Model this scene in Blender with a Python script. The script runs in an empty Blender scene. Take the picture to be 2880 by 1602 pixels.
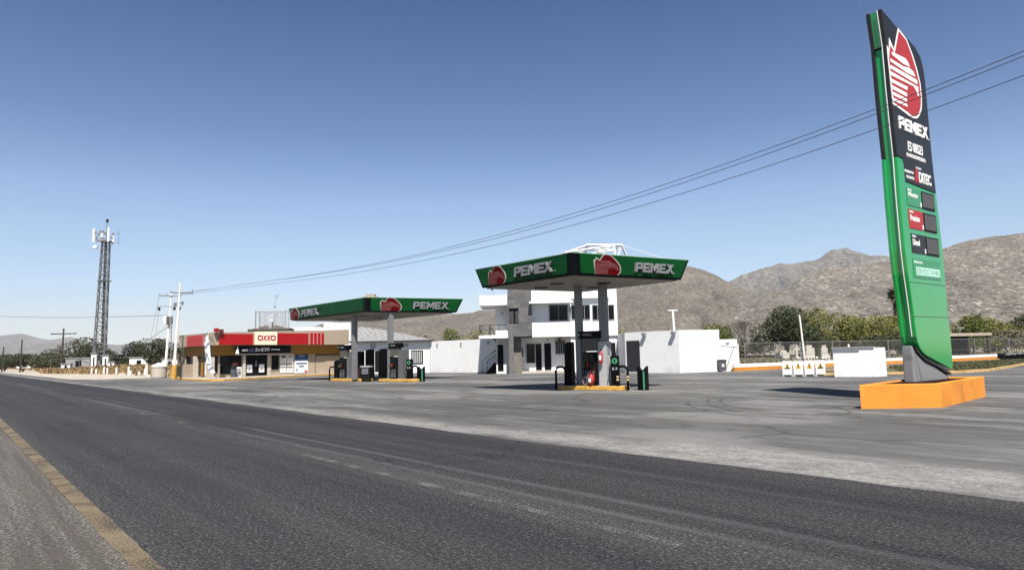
import bpy, math, random
from mathutils import Vector, Matrix, noise
R = math.radians
S = bpy.context.scene
COL = S.collection
random.seed(7)

# ------------------------------------------------------------------ camera
pit = math.atan(196/1950.); rol = R(1.3)
f = Vector((0, math.cos(pit), math.sin(pit))); r0 = Vector((1, 0, 0)); u0 = Vector((0, -math.sin(pit), math.cos(pit)))
rt = r0*math.cos(rol) - u0*math.sin(rol); up = r0*math.sin(rol) + u0*math.cos(rol)
cd = bpy.data.cameras.new('camera'); cam = bpy.data.objects.new('camera', cd); COL.objects.link(cam)
m = Matrix((rt, up, -f)).transposed().to_4x4(); m.translation = Vector((0, 0, 1.55)); cam.matrix_world = m
cd.sensor_width = 36; cd.lens = 1950/2880*36; cd.clip_end = 30000; cd.clip_start = 0.1
S.camera = cam

# ------------------------------------------------------------------ sky, sun, exposure
EL, AZ = R(55), R(172)          # sun behind the camera, a little to the right
w = bpy.data.worlds.new('World'); S.world = w; w.use_nodes = True
nt = w.node_tree; nt.nodes.clear()
sky = nt.nodes.new('ShaderNodeTexSky'); sky.sky_type = 'NISHITA'; sky.sun_disc = False
sky.sun_elevation = EL; sky.sun_rotation = AZ; sky.altitude = 1500; sky.air_density = 1.0; sky.dust_density = 0.15; sky.ozone_density = 2.0
hs = nt.nodes.new('ShaderNodeHueSaturation'); hs.inputs['Saturation'].default_value = 0.92
bg = nt.nodes.new('ShaderNodeBackground'); bg.inputs['Strength'].default_value = 0.084
wo = nt.nodes.new('ShaderNodeOutputWorld')
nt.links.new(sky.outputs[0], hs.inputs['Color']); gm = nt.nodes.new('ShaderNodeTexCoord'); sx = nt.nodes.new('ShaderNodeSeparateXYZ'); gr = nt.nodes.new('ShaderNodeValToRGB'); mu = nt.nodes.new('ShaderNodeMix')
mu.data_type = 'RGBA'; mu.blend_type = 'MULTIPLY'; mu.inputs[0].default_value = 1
SKY = [(0, (.80, .74, .72)), (.05, (.82, .78, .77)), (.11, (.83, .86, .90)), (.168, (.85, .91, .93)), (.216, (.79, .88, .97)), (.307, (.46, .63, .80)), (.46, (.21, .41, .67)), (.62, (.10, .20, .33))]  # top stops, above the view, darkened to cut ambient light
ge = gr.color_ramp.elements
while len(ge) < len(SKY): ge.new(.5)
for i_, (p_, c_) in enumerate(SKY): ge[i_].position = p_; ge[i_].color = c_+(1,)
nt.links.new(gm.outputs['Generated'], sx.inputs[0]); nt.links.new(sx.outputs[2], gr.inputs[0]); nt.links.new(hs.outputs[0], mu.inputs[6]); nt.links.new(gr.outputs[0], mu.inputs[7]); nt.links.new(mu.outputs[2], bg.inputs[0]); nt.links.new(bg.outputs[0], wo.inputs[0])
sd = bpy.data.lights.new('sun', 'SUN'); sd.energy = 5.0; sd.angle = R(0.5); sd.color = (1, 0.955, 0.89)
so = bpy.data.objects.new('sun', sd); COL.objects.link(so)
sdir = Vector((math.sin(AZ)*math.cos(EL), math.cos(AZ)*math.cos(EL), math.sin(EL)))
so.rotation_euler = sdir.to_track_quat('Z', 'Y').to_euler(); so.location = (0, -30, 40)
S.view_settings.view_transform = 'Standard'; S.view_settings.look = 'None'
S.view_settings.exposure = 0.82; S.view_settings.gamma = 1

# ------------------------------------------------------------------ helpers
def srgb(r, g, b):
    return tuple(((c/255)/12.92 if c/255 <= .04045 else ((c/255+.055)/1.055)**2.4) for c in (r, g, b))
MAT = {}
def mat(name, col, rough=.7, metal=0., var=.12, scale=4., bump=0., bscale=40., stretch=None, spec=.5, coat=0., alpha=1.):
    if name in MAT: return MAT[name]
    if max(col) < .6 or (col[0]-col[2]) > .3: col = tuple(c*.76 for c in col)
    m = bpy.data.materials.new(name); m.use_nodes = True; n = m.node_tree.nodes; l = m.node_tree.links
    b = n['Principled BSDF']; b.inputs['Roughness'].default_value = rough; b.inputs['Metallic'].default_value = metal
    b.inputs['Specular IOR Level'].default_value = spec; b.inputs['Coat Weight'].default_value = coat; b.inputs['Coat Roughness'].default_value = .08
    tc = n.new('ShaderNodeTexCoord'); mp = n.new('ShaderNodeMapping'); l.new(tc.outputs['Object'], mp.inputs[0])
    if stretch: mp.inputs['Scale'].default_value = stretch
    nz = n.new('ShaderNodeTexNoise'); nz.inputs['Scale'].default_value = scale; nz.inputs['Detail'].default_value = 6
    l.new(mp.outputs[0], nz.inputs[0])
    mx = n.new('ShaderNodeMix'); mx.data_type = 'RGBA'
    rp = n.new('ShaderNodeMapRange'); rp.inputs[1].default_value = .3; rp.inputs[2].default_value = .7
    l.new(nz.outputs[0], rp.inputs[0]); l.new(rp.outputs[0], mx.inputs[0])
    mx.inputs[6].default_value = tuple(c*(1-var) for c in col)+(1,); mx.inputs[7].default_value = tuple(min(1, c*(1+var)) for c in col)+(1,)
    l.new(mx.outputs[2], b.inputs['Base Color'])
    if bump:
        n2 = n.new('ShaderNodeTexNoise'); n2.inputs['Scale'].default_value = bscale; n2.inputs['Detail'].default_value = 5
        l.new(mp.outputs[0], n2.inputs[0])
        bp = n.new('ShaderNodeBump'); bp.inputs['Strength'].default_value = bump; bp.inputs['Distance'].default_value = .02
        l.new(n2.outputs[0], bp.inputs['Height']); l.new(bp.outputs[0], b.inputs['Normal'])
    if alpha < 1: b.inputs['Alpha'].default_value = alpha
    MAT[name] = m
    return m

def ident(p): return p
class MB:
    def __init__(s): s.v = []; s.f = []; s.mi = []; s.tf = ident; s.m = 0
    def add(s, vs, fs):
        o = len(s.v); s.v += [tuple(s.tf(Vector(p))) for p in vs]
        for q in fs: s.f.append([o+i for i in q]); s.mi.append(s.m)
        return s
    def box(s, x0, x1, y0, y1, z0, z1):
        vs = [(x, y, z) for z in (z0, z1) for y in (y0, y1) for x in (x0, x1)]
        return s.add(vs, [(0, 2, 3, 1), (4, 5, 7, 6), (0, 1, 5, 4), (2, 6, 7, 3), (0, 4, 6, 2), (1, 3, 7, 5)])
    def hexa(s, bot, top):      # four bottom corners, four top corners (counter-clockwise from above)
        return s.add(list(bot)+list(top), [(3, 2, 1, 0), (4, 5, 6, 7), (0, 1, 5, 4), (1, 2, 6, 5), (2, 3, 7, 6), (3, 0, 4, 7)])
    def prism(s, poly, y0, y1):   # polygon in x,z ; extruded y0 (front) .. y1 (back)
        n = len(poly); a = sum(poly[i][0]*poly[(i+1) % n][1]-poly[(i+1) % n][0]*poly[i][1] for i in range(n))
        if a < 0: poly = poly[::-1]
        vs = [(x, y0, z) for x, z in poly]+[(x, y1, z) for x, z in poly]
        fs = [tuple(range(n)), tuple(range(2*n-1, n-1, -1))]+[(i, i+n, (i+1) % n+n, (i+1) % n) for i in range(n)]
        return s.add(vs, fs)
    def slab(s, poly, z0, z1):    # polygon in x,y ; extruded z
        n = len(poly); a = sum(poly[i][0]*poly[(i+1) % n][1]-poly[(i+1) % n][0]*poly[i][1] for i in range(n))
        if a < 0: poly = poly[::-1]
        vs = [(x, y, z0) for x, y in poly]+[(x, y, z1) for x, y in poly]
        fs = [tuple(range(n-1, -1, -1)), tuple(range(n, 2*n))]+[(i, (i+1) % n, (i+1) % n+n, i+n) for i in range(n)]
        return s.add(vs, fs)
    def sheet(s, poly, z):
        n = len(poly); a = sum(poly[i][0]*poly[(i+1) % n][1]-poly[(i+1) % n][0]*poly[i][1] for i in range(n))
        if a < 0: poly = poly[::-1]
        return s.add([(x, y, z) for x, y in poly], [tuple(range(n))])
    def tube(s, pts, r, n=8, r1=None, cap=True):
        pts = [Vector(p) for p in pts]; k = len(pts); vs = []; fs = []
        for i, p in enumerate(pts):
            d = (pts[min(i+1, k-1)]-pts[max(i-1, 0)]).normalized()
            a = Vector((0, 0, 1)) if abs(d.z) < .9 else Vector((1, 0, 0))
            x = d.cross(a).normalized(); y = d.cross(x); rr = r if r1 is None else r+(r1-r)*i/(k-1)
            for j in range(n):
                t = 2*math.pi*j/n; vs.append(p+x*rr*math.cos(t)+y*rr*math.sin(t))
        for i in range(k-1):
            for j in range(n):
                fs.append((i*n+j, i*n+(j+1) % n, (i+1)*n+(j+1) % n, (i+1)*n+j))
        if cap: fs.append(tuple(range(n-1, -1, -1))); fs.append(tuple(range((k-1)*n, k*n)))
        return s.add(vs, fs)
    def lathe(s, prof, cx=0, cy=0, n=24):   # (r,z) profile
        vs = []; fs = []
        for r, z in prof:
            for j in range(n):
                t = 2*math.pi*j/n; vs.append((cx+r*math.cos(t), cy+r*math.sin(t), z))
        for i in range(len(prof)-1):
            for j in range(n): fs.append((i*n+j, i*n+(j+1) % n, (i+1)*n+(j+1) % n, (i+1)*n+j))
        fs.append(tuple(range(n-1, -1, -1))); fs.append(tuple(range((len(prof)-1)*n, len(prof)*n)))
        return s.add(vs, fs)
    def build(s, name, mats, parent=None, smooth=False, **kw):
        me = bpy.data.meshes.new(name); me.from_pydata([tuple(p) for p in s.v], [], s.f)
        if not isinstance(mats, (list, tuple)): mats = [mats]
        for m in mats: me.materials.append(m)
        me.polygons.foreach_set('material_index', s.mi)
        if smooth: me.polygons.foreach_set('use_smooth', [True]*len(me.polygons))
        me.update(); o = bpy.data.objects.new(name, me); COL.objects.link(o)
        if parent: o.parent = parent
        for k, v in kw.items(): o[k] = v
        return o
def thing(name, label, cat, loc=(0, 0, 0), rz=0., group=None):
    o = bpy.data.objects.new(name, None); COL.objects.link(o); o.location = loc; o.rotation_euler = (0, 0, rz)
    o.empty_display_size = .3; o['label'] = label; o['category'] = cat
    if group: o['group'] = group
    return o
def tag(o, label, cat, group=None):
    o['label'] = label; o['category'] = cat
    if group: o['group'] = group
    return o
def frame(o, d):      # local x along d (horizontal), local y into the surface, z up
    o = Vector(o); d = Vector((d[0], d[1], 0)).normalized(); n = Vector((-d.y, d.x, 0))
    return lambda p: o+d*p[0]+n*p[1]+Vector((0, 0, p[2]))
def bevel(o, w=.01, seg=2):
    b = o.modifiers.new('bevel', 'BEVEL'); b.width = w; b.segments = seg; b.limit_method = 'ANGLE'
    return o

TXT = {}
def glyphs(string, offset=0.0):
    k = (string, offset)
    if k not in TXT:
        c = bpy.data.curves.new('lettering', 'FONT'); c.body = string; c.extrude = .5; c.offset = offset; c.resolution_u = 3
        o = bpy.data.objects.new('lettering', c); COL.objects.link(o)
        dg = bpy.context.evaluated_depsgraph_get(); dg.update(); me = o.evaluated_get(dg).to_mesh()
        vs = [v.co.copy() for v in me.vertices]; fs = [tuple(p.vertices) for p in me.polygons]
        o.evaluated_get(dg).to_mesh_clear(); bpy.data.objects.remove(o); bpy.data.curves.remove(c)
        TXT[k] = (vs, fs)
    return TXT[k]
def text(mb, string, x0, x1, z0, z1, y, dep=.01, offset=.01):
    vs, fs = glyphs(string, offset)
    ax = min(v.x for v in vs); bx = max(v.x for v in vs); az = min(v.y for v in vs); bz = max(v.y for v in vs)
    mb.add([(x0+(v.x-ax)/(bx-ax)*(x1-x0), y-dep*(v.z+.5), z0+(v.y-az)/(bz-az)*(z1-z0)) for v in vs], fs)
def block_letters(mb, word, x0, x1, z0, z1, y0, y1, shear=.0):
    L = {'P': (1., [[(0, 0), (.26, 0), (.26, 1), (0, 1)], [(.26, .76), (.74, .76), (1, .76), (.92, 1), (.26, 1)], [(.74, .58), (1, .58), (1, .76), (.74, .76)], [(.26, .34), (.9, .34), (1, .46), (1, .58), (.26, .58)]]),
         'E': (.95, [[(0, 0), (.26, 0), (.26, 1), (0, 1)], [(.26, .77), (.95, .77), (.95, 1), (.26, 1)], [(.26, .39), (.85, .39), (.85, .61), (.26, .61)], [(.26, 0), (.95, 0), (.95, .23), (.26, .23)]]),
         'M': (1.25, [[(0, 0), (.25, 0), (.25, 1), (0, 1)], [(1., 0), (1.25, 0), (1.25, 1), (1., 1)], [(.25, 1), (.625, .5), (1., 1), (1., .6), (.625, .1), (.25, .6)]]),
         'X': (1.15, [[(0, 0), (.3, 0), (.575, .34), (.85, 0), (1.15, 0), (.74, .5), (1.15, 1), (.85, 1), (.575, .66), (.3, 1), (0, 1), (.41, .5)]])}
    tot = sum(L[c][0] for c in word)+.16*(len(word)-1); x = 0
    sx = (x1-x0)/tot
    for c in word:
        for p in L[c][1]: mb.prism([(x0+(x+a)*sx+shear*b*(z1-z0), z0+b*(z1-z0)) for a, b in p], y0, y1)
        x += L[c][0]+.16

# palette
white = mat('white_painted_masonry', (.73, .73, .72), .85, var=.04, scale=.7, bump=.25, bscale=18)
def grime(m):       # splash-back dirt along the foot and faint runs below the top
    n, l = m.node_tree.nodes, m.node_tree.links; b = n['Principled BSDF']; src = b.inputs['Base Color'].links[0].from_socket
    tc = n.new('ShaderNodeTexCoord'); sp = n.new('ShaderNodeSeparateXYZ'); l.new(tc.outputs['Object'], sp.inputs[0])
    mp = n.new('ShaderNodeMapping'); mp.inputs['Scale'].default_value = (1, 1, .6); l.new(tc.outputs['Object'], mp.inputs[0])
    nz = n.new('ShaderNodeTexNoise'); nz.inputs['Scale'].default_value = 1.3; nz.inputs['Detail'].default_value = 7; l.new(mp.outputs[0], nz.inputs[0])
    m1 = n.new('ShaderNodeMapRange'); l.new(sp.outputs[2], m1.inputs[0]); m1.inputs[1].default_value = .55; m1.inputs[2].default_value = .0
    m2 = n.new('ShaderNodeMapRange'); l.new(nz.outputs[0], m2.inputs[0]); m2.inputs[1].default_value = .42; m2.inputs[2].default_value = .68
    ad = n.new('ShaderNodeMath'); ad.operation = 'ADD'; ml = n.new('ShaderNodeMath'); ml.operation = 'MULTIPLY'; ml.inputs[1].default_value = .45
    l.new(m1.outputs[0], ml.inputs[0]); l.new(ml.outputs[0], ad.inputs[0]); ad.inputs[1].default_value = .05
    mm = n.new('ShaderNodeMath'); mm.operation = 'MULTIPLY'; l.new(ad.outputs[0], mm.inputs[0]); l.new(m2.outputs[0], mm.inputs[1])
    mx = n.new('ShaderNodeMix'); mx.data_type = 'RGBA'; l.new(mm.outputs[0], mx.inputs[0]); l.new(src, mx.inputs[6]); mx.inputs[7].default_value = (.38, .33, .27, 1); l.new(mx.outputs[2], b.inputs['Base Color'])
grime(white)
whitem = mat('white_painted_metal', (.70, .70, .69), .45, var=.03)
black = mat('black_gloss_paint', (.004, .004, .005), .4, var=.1, spec=.08)
dark = mat('dark_plastic', (.010, .0105, .012), .55, var=.25, spec=.12)
glass = mat('dark_window_glass', (.006, .007, .009), .12, var=.3, scale=.8, spec=.22)
grey = mat('grey_concrete', (.36, .35, .34), .85, var=.12, scale=2.5, bump=.2)
greym = mat('galvanised_steel', (.42, .43, .44), .45, .6, var=.1)
steel = mat('dull_steel_pole', (.25, .25, .25), .6, .3, var=.2)
green = mat('green_sign_paint', (.012, .38, .075), .12, var=.04, scale=.6, coat=.8, bump=.02, bscale=.9)
greend = mat('green_fascia_paint', (.001, .058, .011), .45, var=.10, scale=.8, coat=0, spec=.12)  # green darkened in place of a fascia leaning out of the sun
lgreen = mat('pale_green_vinyl', (.06, .32, .15), .4, var=.05)
red = mat('red_vinyl', (.50, .035, .035), .5, var=.05)
redd = mat('deep_red_vinyl', (.42, .002, .003), .45, var=.06)
blackv = mat('black_vinyl', (.026, .026, .027), .4, var=.12, scale=2, spec=.3)
whitev = mat('white_vinyl', (.78, .77, .75), .5, var=.03)
ltr = mat('brushed_letter_face', (.24, .24, .25), .35, .1, var=.15, scale=6)
orange = mat('orange_paint', (.86, .31, .03), .75, var=.12, scale=1.7, bump=.5, bscale=18)
yellow = mat('yellow_kerb_paint', (.66, .36, .06), .75, var=.25, scale=5, bump=.2)
tan = mat('beige_render', (.44, .355, .26), .85, var=.06, scale=2, bump=.1)
grime(tan)
ochre = mat('ochre_band_paint', (.33, .155, .012), .75, var=.08)
wood = mat('weathered_timber', (.055, .042, .034), .9, var=.25, scale=6)
concp = mat('pale_concrete_pole', (.74, .71, .66), .85, var=.1, scale=3)

# ------------------------------------------------------------------ setting: ground, road, forecourt
ang_road = math.atan2(.775, -.632)          # road runs away to the left
def nodes(m): return m.node_tree.nodes, m.node_tree.links
def ground_mat(name, stops, scale, rough=.95, bump=.4, detail=10, extra=None, mapping=(1, 1, 1)):
    m = bpy.data.materials.new(name); m.use_nodes = True; n, l = nodes(m); b = n['Principled BSDF']; b.inputs['Roughness'].default_value = rough
    b.inputs['Specular IOR Level'].default_value = .25
    tc = n.new('ShaderNodeTexCoord'); mp = n.new('ShaderNodeMapping'); mp.inputs['Scale'].default_value = mapping; l.new(tc.outputs['Object'], mp.inputs[0])
    nz = n.new('ShaderNodeTexNoise'); nz.inputs['Scale'].default_value = scale; nz.inputs['Detail'].default_value = detail; nz.inputs['Roughness'].default_value = .65
    l.new(mp.outputs[0], nz.inputs[0])
    cr = n.new('ShaderNodeValToRGB'); l.new(nz.outputs[0], cr.inputs[0])
    e = cr.color_ramp.elements
    while len(e) < len(stops): e.new(.5)
    for i, (p, c) in enumerate(stops): e[i].position = p; e[i].color = tuple(q*.78 for q in c)+(1,)
    l.new(cr.outputs[0], b.inputs['Base Color'])
    n2 = n.new('ShaderNodeTexNoise'); n2.inputs['Scale'].default_value = 60; n2.inputs['Detail'].default_value = 4; l.new(tc.outputs['Object'], n2.inputs[0])
    bp = n.new('ShaderNodeBump'); bp.inputs['Strength'].default_value = bump; bp.inputs['Distance'].default_value = .01; l.new(n2.outputs[0], bp.inputs['Height']); l.new(bp.outputs[0], b.inputs['Normal'])
    if extra: extra(m, n, l, b, tc, cr)
    return m
def mixc(n, l, fac, a, b, blend='MIX'):
    a, b = [tuple(c*.76 for c in q) if isinstance(q, tuple) and max(q) < .6 else q for q in (a, b)]
    mx = n.new('ShaderNodeMix'); mx.data_type = 'RGBA'; mx.blend_type = blend
    for i, v in ((0, fac), (6, a), (7, b)):
        if hasattr(v, 'is_output') or isinstance(v, bpy.types.NodeSocket): l.new(v, mx.inputs[i])
        elif isinstance(v, tuple): mx.inputs[i].default_value = v+(1,)
        else: mx.inputs[i].default_value = v
    return mx.outputs[2]
def ramp(n, l, src, stops, interp='LINEAR'):
    cr = n.new('ShaderNodeValToRGB'); cr.color_ramp.interpolation = interp; e = cr.color_ramp.elements
    while len(e) < len(stops): e.new(.5)
    for i, (p, v) in enumerate(stops): e[i].position = p; e[i].color = (v, v, v, 1)
    l.new(src, cr.inputs[0]); return cr.outputs[0]
def mth(n, l, op, a, b=0., c=None):
    m = n.new('ShaderNodeMath'); m.operation = op
    for i, v in enumerate((a, b) if c is None else (a, b, c)):
        if isinstance(v, bpy.types.NodeSocket): l.new(v, m.inputs[i])
        else: m.inputs[i].default_value = v
    return m.outputs[0]
def mrange(n, l, v, a, b, c=0., d=1.):
    m = n.new('ShaderNodeMapRange'); l.new(v, m.inputs[0])
    for i, q in enumerate((a, b, c, d)): m.inputs[i+1].default_value = q
    return m.outputs[0]
def noisen(n, l, vec, scale, detail=4, mapping=None, rough=.5):
    if mapping:
        mp = n.new('ShaderNodeMapping'); mp.inputs['Scale'].default_value = mapping; l.new(vec, mp.inputs[0]); vec = mp.outputs[0]
    z = n.new('ShaderNodeTexNoise'); z.inputs['Scale'].default_value = scale; z.inputs['Detail'].default_value = detail; z.inputs['Roughness'].default_value = rough
    l.new(vec, z.inputs[0]); return z.outputs[0]

dirt = ground_mat('dusty_desert_soil', [(.3, (.21, .175, .13)), (.5, (.34, .29, .23)), (.7, (.45, .40, .33))], .15)
def road_extra(m, n, l, b, tc, cr):
    sep = n.new('ShaderNodeSeparateXYZ'); l.new(tc.outputs['Object'], sep.inputs[0]); t = sep.outputs[1]
    wob = noisen(n, l, tc.outputs['Object'], .12, 3, (1, 3, 1))
    tt = mth(n, l, 'ADD', t, mth(n, l, 'MULTIPLY', mth(n, l, 'SUBTRACT', wob, .5), .5))
    u = mrange(n, l, tt, 1.2, 8.8)
    prof = ramp(n, l, u, [(0, .55), (.05, .30), (.12, .22), (.22, .30), (.36, .18), (.46, .42), (.5, .34), (.56, .12), (.68, .26), (.76, .10), (.83, .08), (.9, .3), (.96, .55), (1, .7)])
    streak = noisen(n, l, tc.outputs['Object'], 1.6, 5, (.05, 1.8, 1), .6)
    fine = noisen(n, l, tc.outputs['Object'], 9, 4, None, .75)
    fine2 = noisen(n, l, tc.outputs['Object'], 30, 4, None, .95)
    base = mixc(n, l, mth(n, l, 'ADD', mth(n, l, 'MULTIPLY', prof, .75), mth(n, l, 'MULTIPLY', mth(n, l, 'SUBTRACT', streak, .5), .9)), (.020, .020, .023), (.092, .088, .082))
    sp = mth(n, l, 'MULTIPLY', mrange(n, l, fine2, .52, .64), mrange(n, l, fine, .35, .6, .3, 1.))
    spm = mth(n, l, 'MULTIPLY', sp, mth(n, l, 'ADD', .25, mth(n, l, 'MULTIPLY', prof, 1.3)))
    c2 = mixc(n, l, spm, base, (.36, .35, .33))
    dk = mrange(n, l, fine2, .34, .50, .45, 1.)
    c3 = mixc(n, l, 1., c2, mixc(n, l, dk, (0., 0., 0.), (1., 1., 1.)), 'MULTIPLY')
    # a hairline crack and sealed seams following the lane
    for t0, amp in ((5.02, .22), (5.50, .22), (6.9, .08)):
        dd = mth(n, l, 'ABSOLUTE', mth(n, l, 'SUBTRACT', tt, t0)); c3 = mixc(n, l, mth(n, l, 'MULTIPLY', mrange(n, l, dd, .11, .0), mth(n, l, 'MULTIPLY', mrange(n, l, streak, .3, .6), amp)), c3, (.30, .29, .27))
    ck = n.new('ShaderNodeTexVoronoi'); ck.feature = 'DISTANCE_TO_EDGE'; ck.inputs['Scale'].default_value = .35; wv_ = n.new('ShaderNodeVectorMath'); wv_.operation = 'ADD'; nzc = n.new('ShaderNodeTexNoise'); nzc.inputs['Scale'].default_value = 1.5; nzc.inputs['Detail'].default_value = 6
    l.new(tc.outputs['Object'], nzc.inputs[0]); l.new(tc.outputs['Object'], wv_.inputs[0]); l.new(nzc.outputs['Color'], wv_.inputs[1]); l.new(wv_.outputs[0], ck.inputs[0])
    cm = mth(n, l, 'MULTIPLY', mrange(n, l, ck.outputs['Distance'], .012, .004), mrange(n, l, noisen(n, l, tc.outputs['Object'], .25, 2), .5, .6)); c3 = mixc(n, l, mth(n, l, 'MULTIPLY', cm, .7), c3, (.012, .012, .012))
    pt = noisen(n, l, tc.outputs['Object'], .3, 4, (.35, 1, 1), .5); c3 = mixc(n, l, mrange(n, l, pt, .56, .60, 0, .35), c3, (.028, .028, .03))
    l.new(c3, b.inputs['Base Color']); b.inputs['Roughness'].default_value = .75
roadm = ground_mat('worn_asphalt', [(.3, (.05, .05, .05)), (.7, (.08, .08, .08))], 2, bump=.9, extra=road_extra)
def shoulder_extra(m, n, l, b, tc, cr):
    fine = noisen(n, l, tc.outputs['Object'], 26, 4, None, .95); blot = noisen(n, l, tc.outputs['Object'], .9, 4, (.35, 1, 1))
    lines = noisen(n, l, tc.outputs['Object'], 2.2, 4, (.06, 2.2, 1), .6)
    base = mixc(n, l, blot, (.060, .051, .044), (.118, .103, .090))
    c = mixc(n, l, mth(n, l, 'MULTIPLY', mrange(n, l, fine, .5, .66), mth(n, l, 'ADD', .25, mrange(n, l, lines, .45, .68))), base, (.50, .48, .45))
    dk = mrange(n, l, fine, .28, .45, .4, 1.)
    l.new(mixc(n, l, 1., c, mixc(n, l, dk, (0., 0., 0.), (1., 1., 1.)), 'MULTIPLY'), b.inputs['Base Color'])
shoulderm = ground_mat('gritty_shoulder', [(.3, (.1, .1, .1)), (.7, (.2, .2, .2))], 2, bump=1., extra=shoulder_extra)
def fore_extra(m, n, l, b, tc, cr):
    sep = n.new('ShaderNodeSeparateXYZ'); l.new(tc.outputs['Object'], sep.inputs[0]); s_, t = sep.outputs[0], sep.outputs[1]
    O = tc.outputs['Object']
    big = noisen(n, l, O, .12, 5, (.6, 1, 1)); streak = noisen(n, l, O, .55, 7, (.16, 1.5, 1), .68); streak2 = noisen(n, l, O, .35, 6, (1.6, .22, 1), .65)
    base = mixc(n, l, mrange(n, l, big, .35, .65), (.098, .097, .095), (.182, .179, .173))
    base = mixc(n, l, mth(n, l, 'MULTIPLY', mrange(n, l, streak, .53, .68), .85), base, (.36, .35, .33))
    base = mixc(n, l, mth(n, l, 'MULTIPLY', mrange(n, l, streak, .48, .32), .75), base, (.07, .07, .07))
    base = mixc(n, l, mth(n, l, 'MULTIPLY', mrange(n, l, streak2, .56, .72), .35), base, (.10, .10, .10))
    ck = n.new('ShaderNodeTexVoronoi'); ck.feature = 'DISTANCE_TO_EDGE'; ck.inputs['Scale'].default_value = .22; wv_ = n.new('ShaderNodeVectorMath'); wv_.operation = 'ADD'; nzc = n.new('ShaderNodeTexNoise'); nzc.inputs['Scale'].default_value = .8; nzc.inputs['Detail'].default_value = 7
    l.new(O, nzc.inputs[0]); l.new(O, wv_.inputs[0]); l.new(nzc.outputs['Color'], wv_.inputs[1]); l.new(wv_.outputs[0], ck.inputs[0])
    cm = mth(n, l, 'MULTIPLY', mrange(n, l, ck.outputs['Distance'], .02, .006), mrange(n, l, noisen(n, l, O, .2, 2), .46, .56)); base = mixc(n, l, mth(n, l, 'MULTIPLY', cm, .6), base, (.035, .035, .035))
    oil = noisen(n, l, O, .8, 3, None, .5); base = mixc(n, l, mrange(n, l, oil, .66, .72, 0, .6), base, (.045, .044, .043))
    # band of loose pale gravel swept to the road edge, wider to the right
    w1 = mth(n, l, 'MULTIPLY', mth(n, l, 'SUBTRACT', noisen(n, l, O, .5, 5, (.5, 1, 1), .6), .5), 2.2)
    tt = mth(n, l, 'ADD', t, w1)
    near = mrange(n, l, s_, 24, 2)
    hi = mth(n, l, 'ADD', 8.65, mth(n, l, 'MULTIPLY', near, 1.35))
    band = mth(n, l, 'MULTIPLY', mrange(n, l, tt, 8.1, 8.5), mrange(n, l, mth(n, l, 'SUBTRACT', tt, hi), .5, -.4))
    peb = noisen(n, l, O, 16, 5, None, .95)
    pebc = mixc(n, l, mrange(n, l, peb, .36, .62), (.11, .105, .10), (.52, .50, .47))
    base = mixc(n, l, mth(n, l, 'MULTIPLY', band, mrange(n, l, noisen(n, l, O, 6, 4), .3, .55, .35, .95)), base, pebc)
    sp = noisen(n, l, O, 20, 4, None, .95); blo = noisen(n, l, O, 1.8, 6, (.5, 1, 1), .7); base = mixc(n, l, mrange(n, l, blo, .40, .62, .0, .45), base, (.075, .075, .075)); pat = noisen(n, l, O, .22, 3, (.7, 1, 1), .4); base = mixc(n, l, mrange(n, l, pat, .55, .60, .0, .38), base, (.32, .31, .29))
    base = mixc(n, l, mth(n, l, 'MULTIPLY', mrange(n, l, sp, .56, .72), .5), base, (.40, .39, .37))
    base = mixc(n, l, mth(n, l, 'MULTIPLY', mrange(n, l, sp, .44, .3), .5), base, (.05, .05, .05))
    l.new(base, b.inputs['Base Color']); b.inputs['Roughness'].default_value = .85
forem = ground_mat('worn_grey_forecourt', [(.3, (.1, .1, .1)), (.7, (.2, .2, .2))], 2, bump=.6, extra=fore_extra)

mb = MB(); n_ = 96
ring = [0, 30, 120, 400, 1200, 4000, 12000]
vs = [(0, 0, 0)]; fs = []
for r in ring[1:]:
    for j in range(n_): vs.append((r*math.cos(2*math.pi*j/n_), r*math.sin(2*math.pi*j/n_), 0))
for j in range(n_): fs.append((0, 1+j, 1+(j+1) % n_))
for k in range(len(ring)-2):
    for j in range(n_):
        a = 1+k*n_+j; b_ = 1+k*n_+(j+1) % n_; fs.append((a, a+n_, b_+n_, b_))
mb.add(vs, fs); mb.build('ground', dirt, kind='structure')
def roadobj(name, poly, z, m, **kw):      # poly in (along, across) road coordinates ; across grows towards the station
    b = MB(); b.sheet(poly, 0); o = b.build(name, m, kind='structure', **kw)
    e = Vector((-.632, .775, 0)).normalized(); nrm = Vector((.775, .632, 0)).normalized()
    # local x along e, local y across n (mirrored basis handled by flipping the normals below)
    M = Matrix(((e.x, nrm.x, 0, 0), (e.y, nrm.y, 0, 0), (0, 0, -1, z), (0, 0, 0, 1)))
    o.matrix_world = M
    for v in o.data.vertices: v.co.z = 0
    o.data.flip_normals()
    return o
def st(x, y): return (-.632*x+.775*y, .775*x+.632*y)
fore_poly = [(-60, 7.6), (900, 7.6), (900, 10.6), (130, 10.5), (95, 10.3), (87, 10.4), (80.5, 12.2), (81, 14.5), (80, 18.3)]+[st(x, y) for x, y in
             [(-36, 82), (-11, 84), (8, 78), (16, 60), (15.3, 50.4), (23, 54.6), (31, 59), (41, 65), (60, 77), (120, 95), (140, 20)]]+[(-60, 90)]
roadobj('forecourt', fore_poly, .004, forem)
wv = random.Random(3)
edge = [(s, 8.2+.25*noise.noise(Vector((s*.15, 3, 0)))+.06*noise.noise(Vector((s*1.3, 9, 0)))) for s in [-60+i*.5 for i in range(320)]]+[(s, 8.1) for s in (105, 130, 200, 400, 900)]
roadobj('road', [(-60, 1.25)]+edge+[(900, 1.25)], .008, roadm)
roadobj('road_shoulder', [(-60, -9), (900, -9), (900, 1.45), (-60, 1.45)], .0045, shoulderm)
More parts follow.
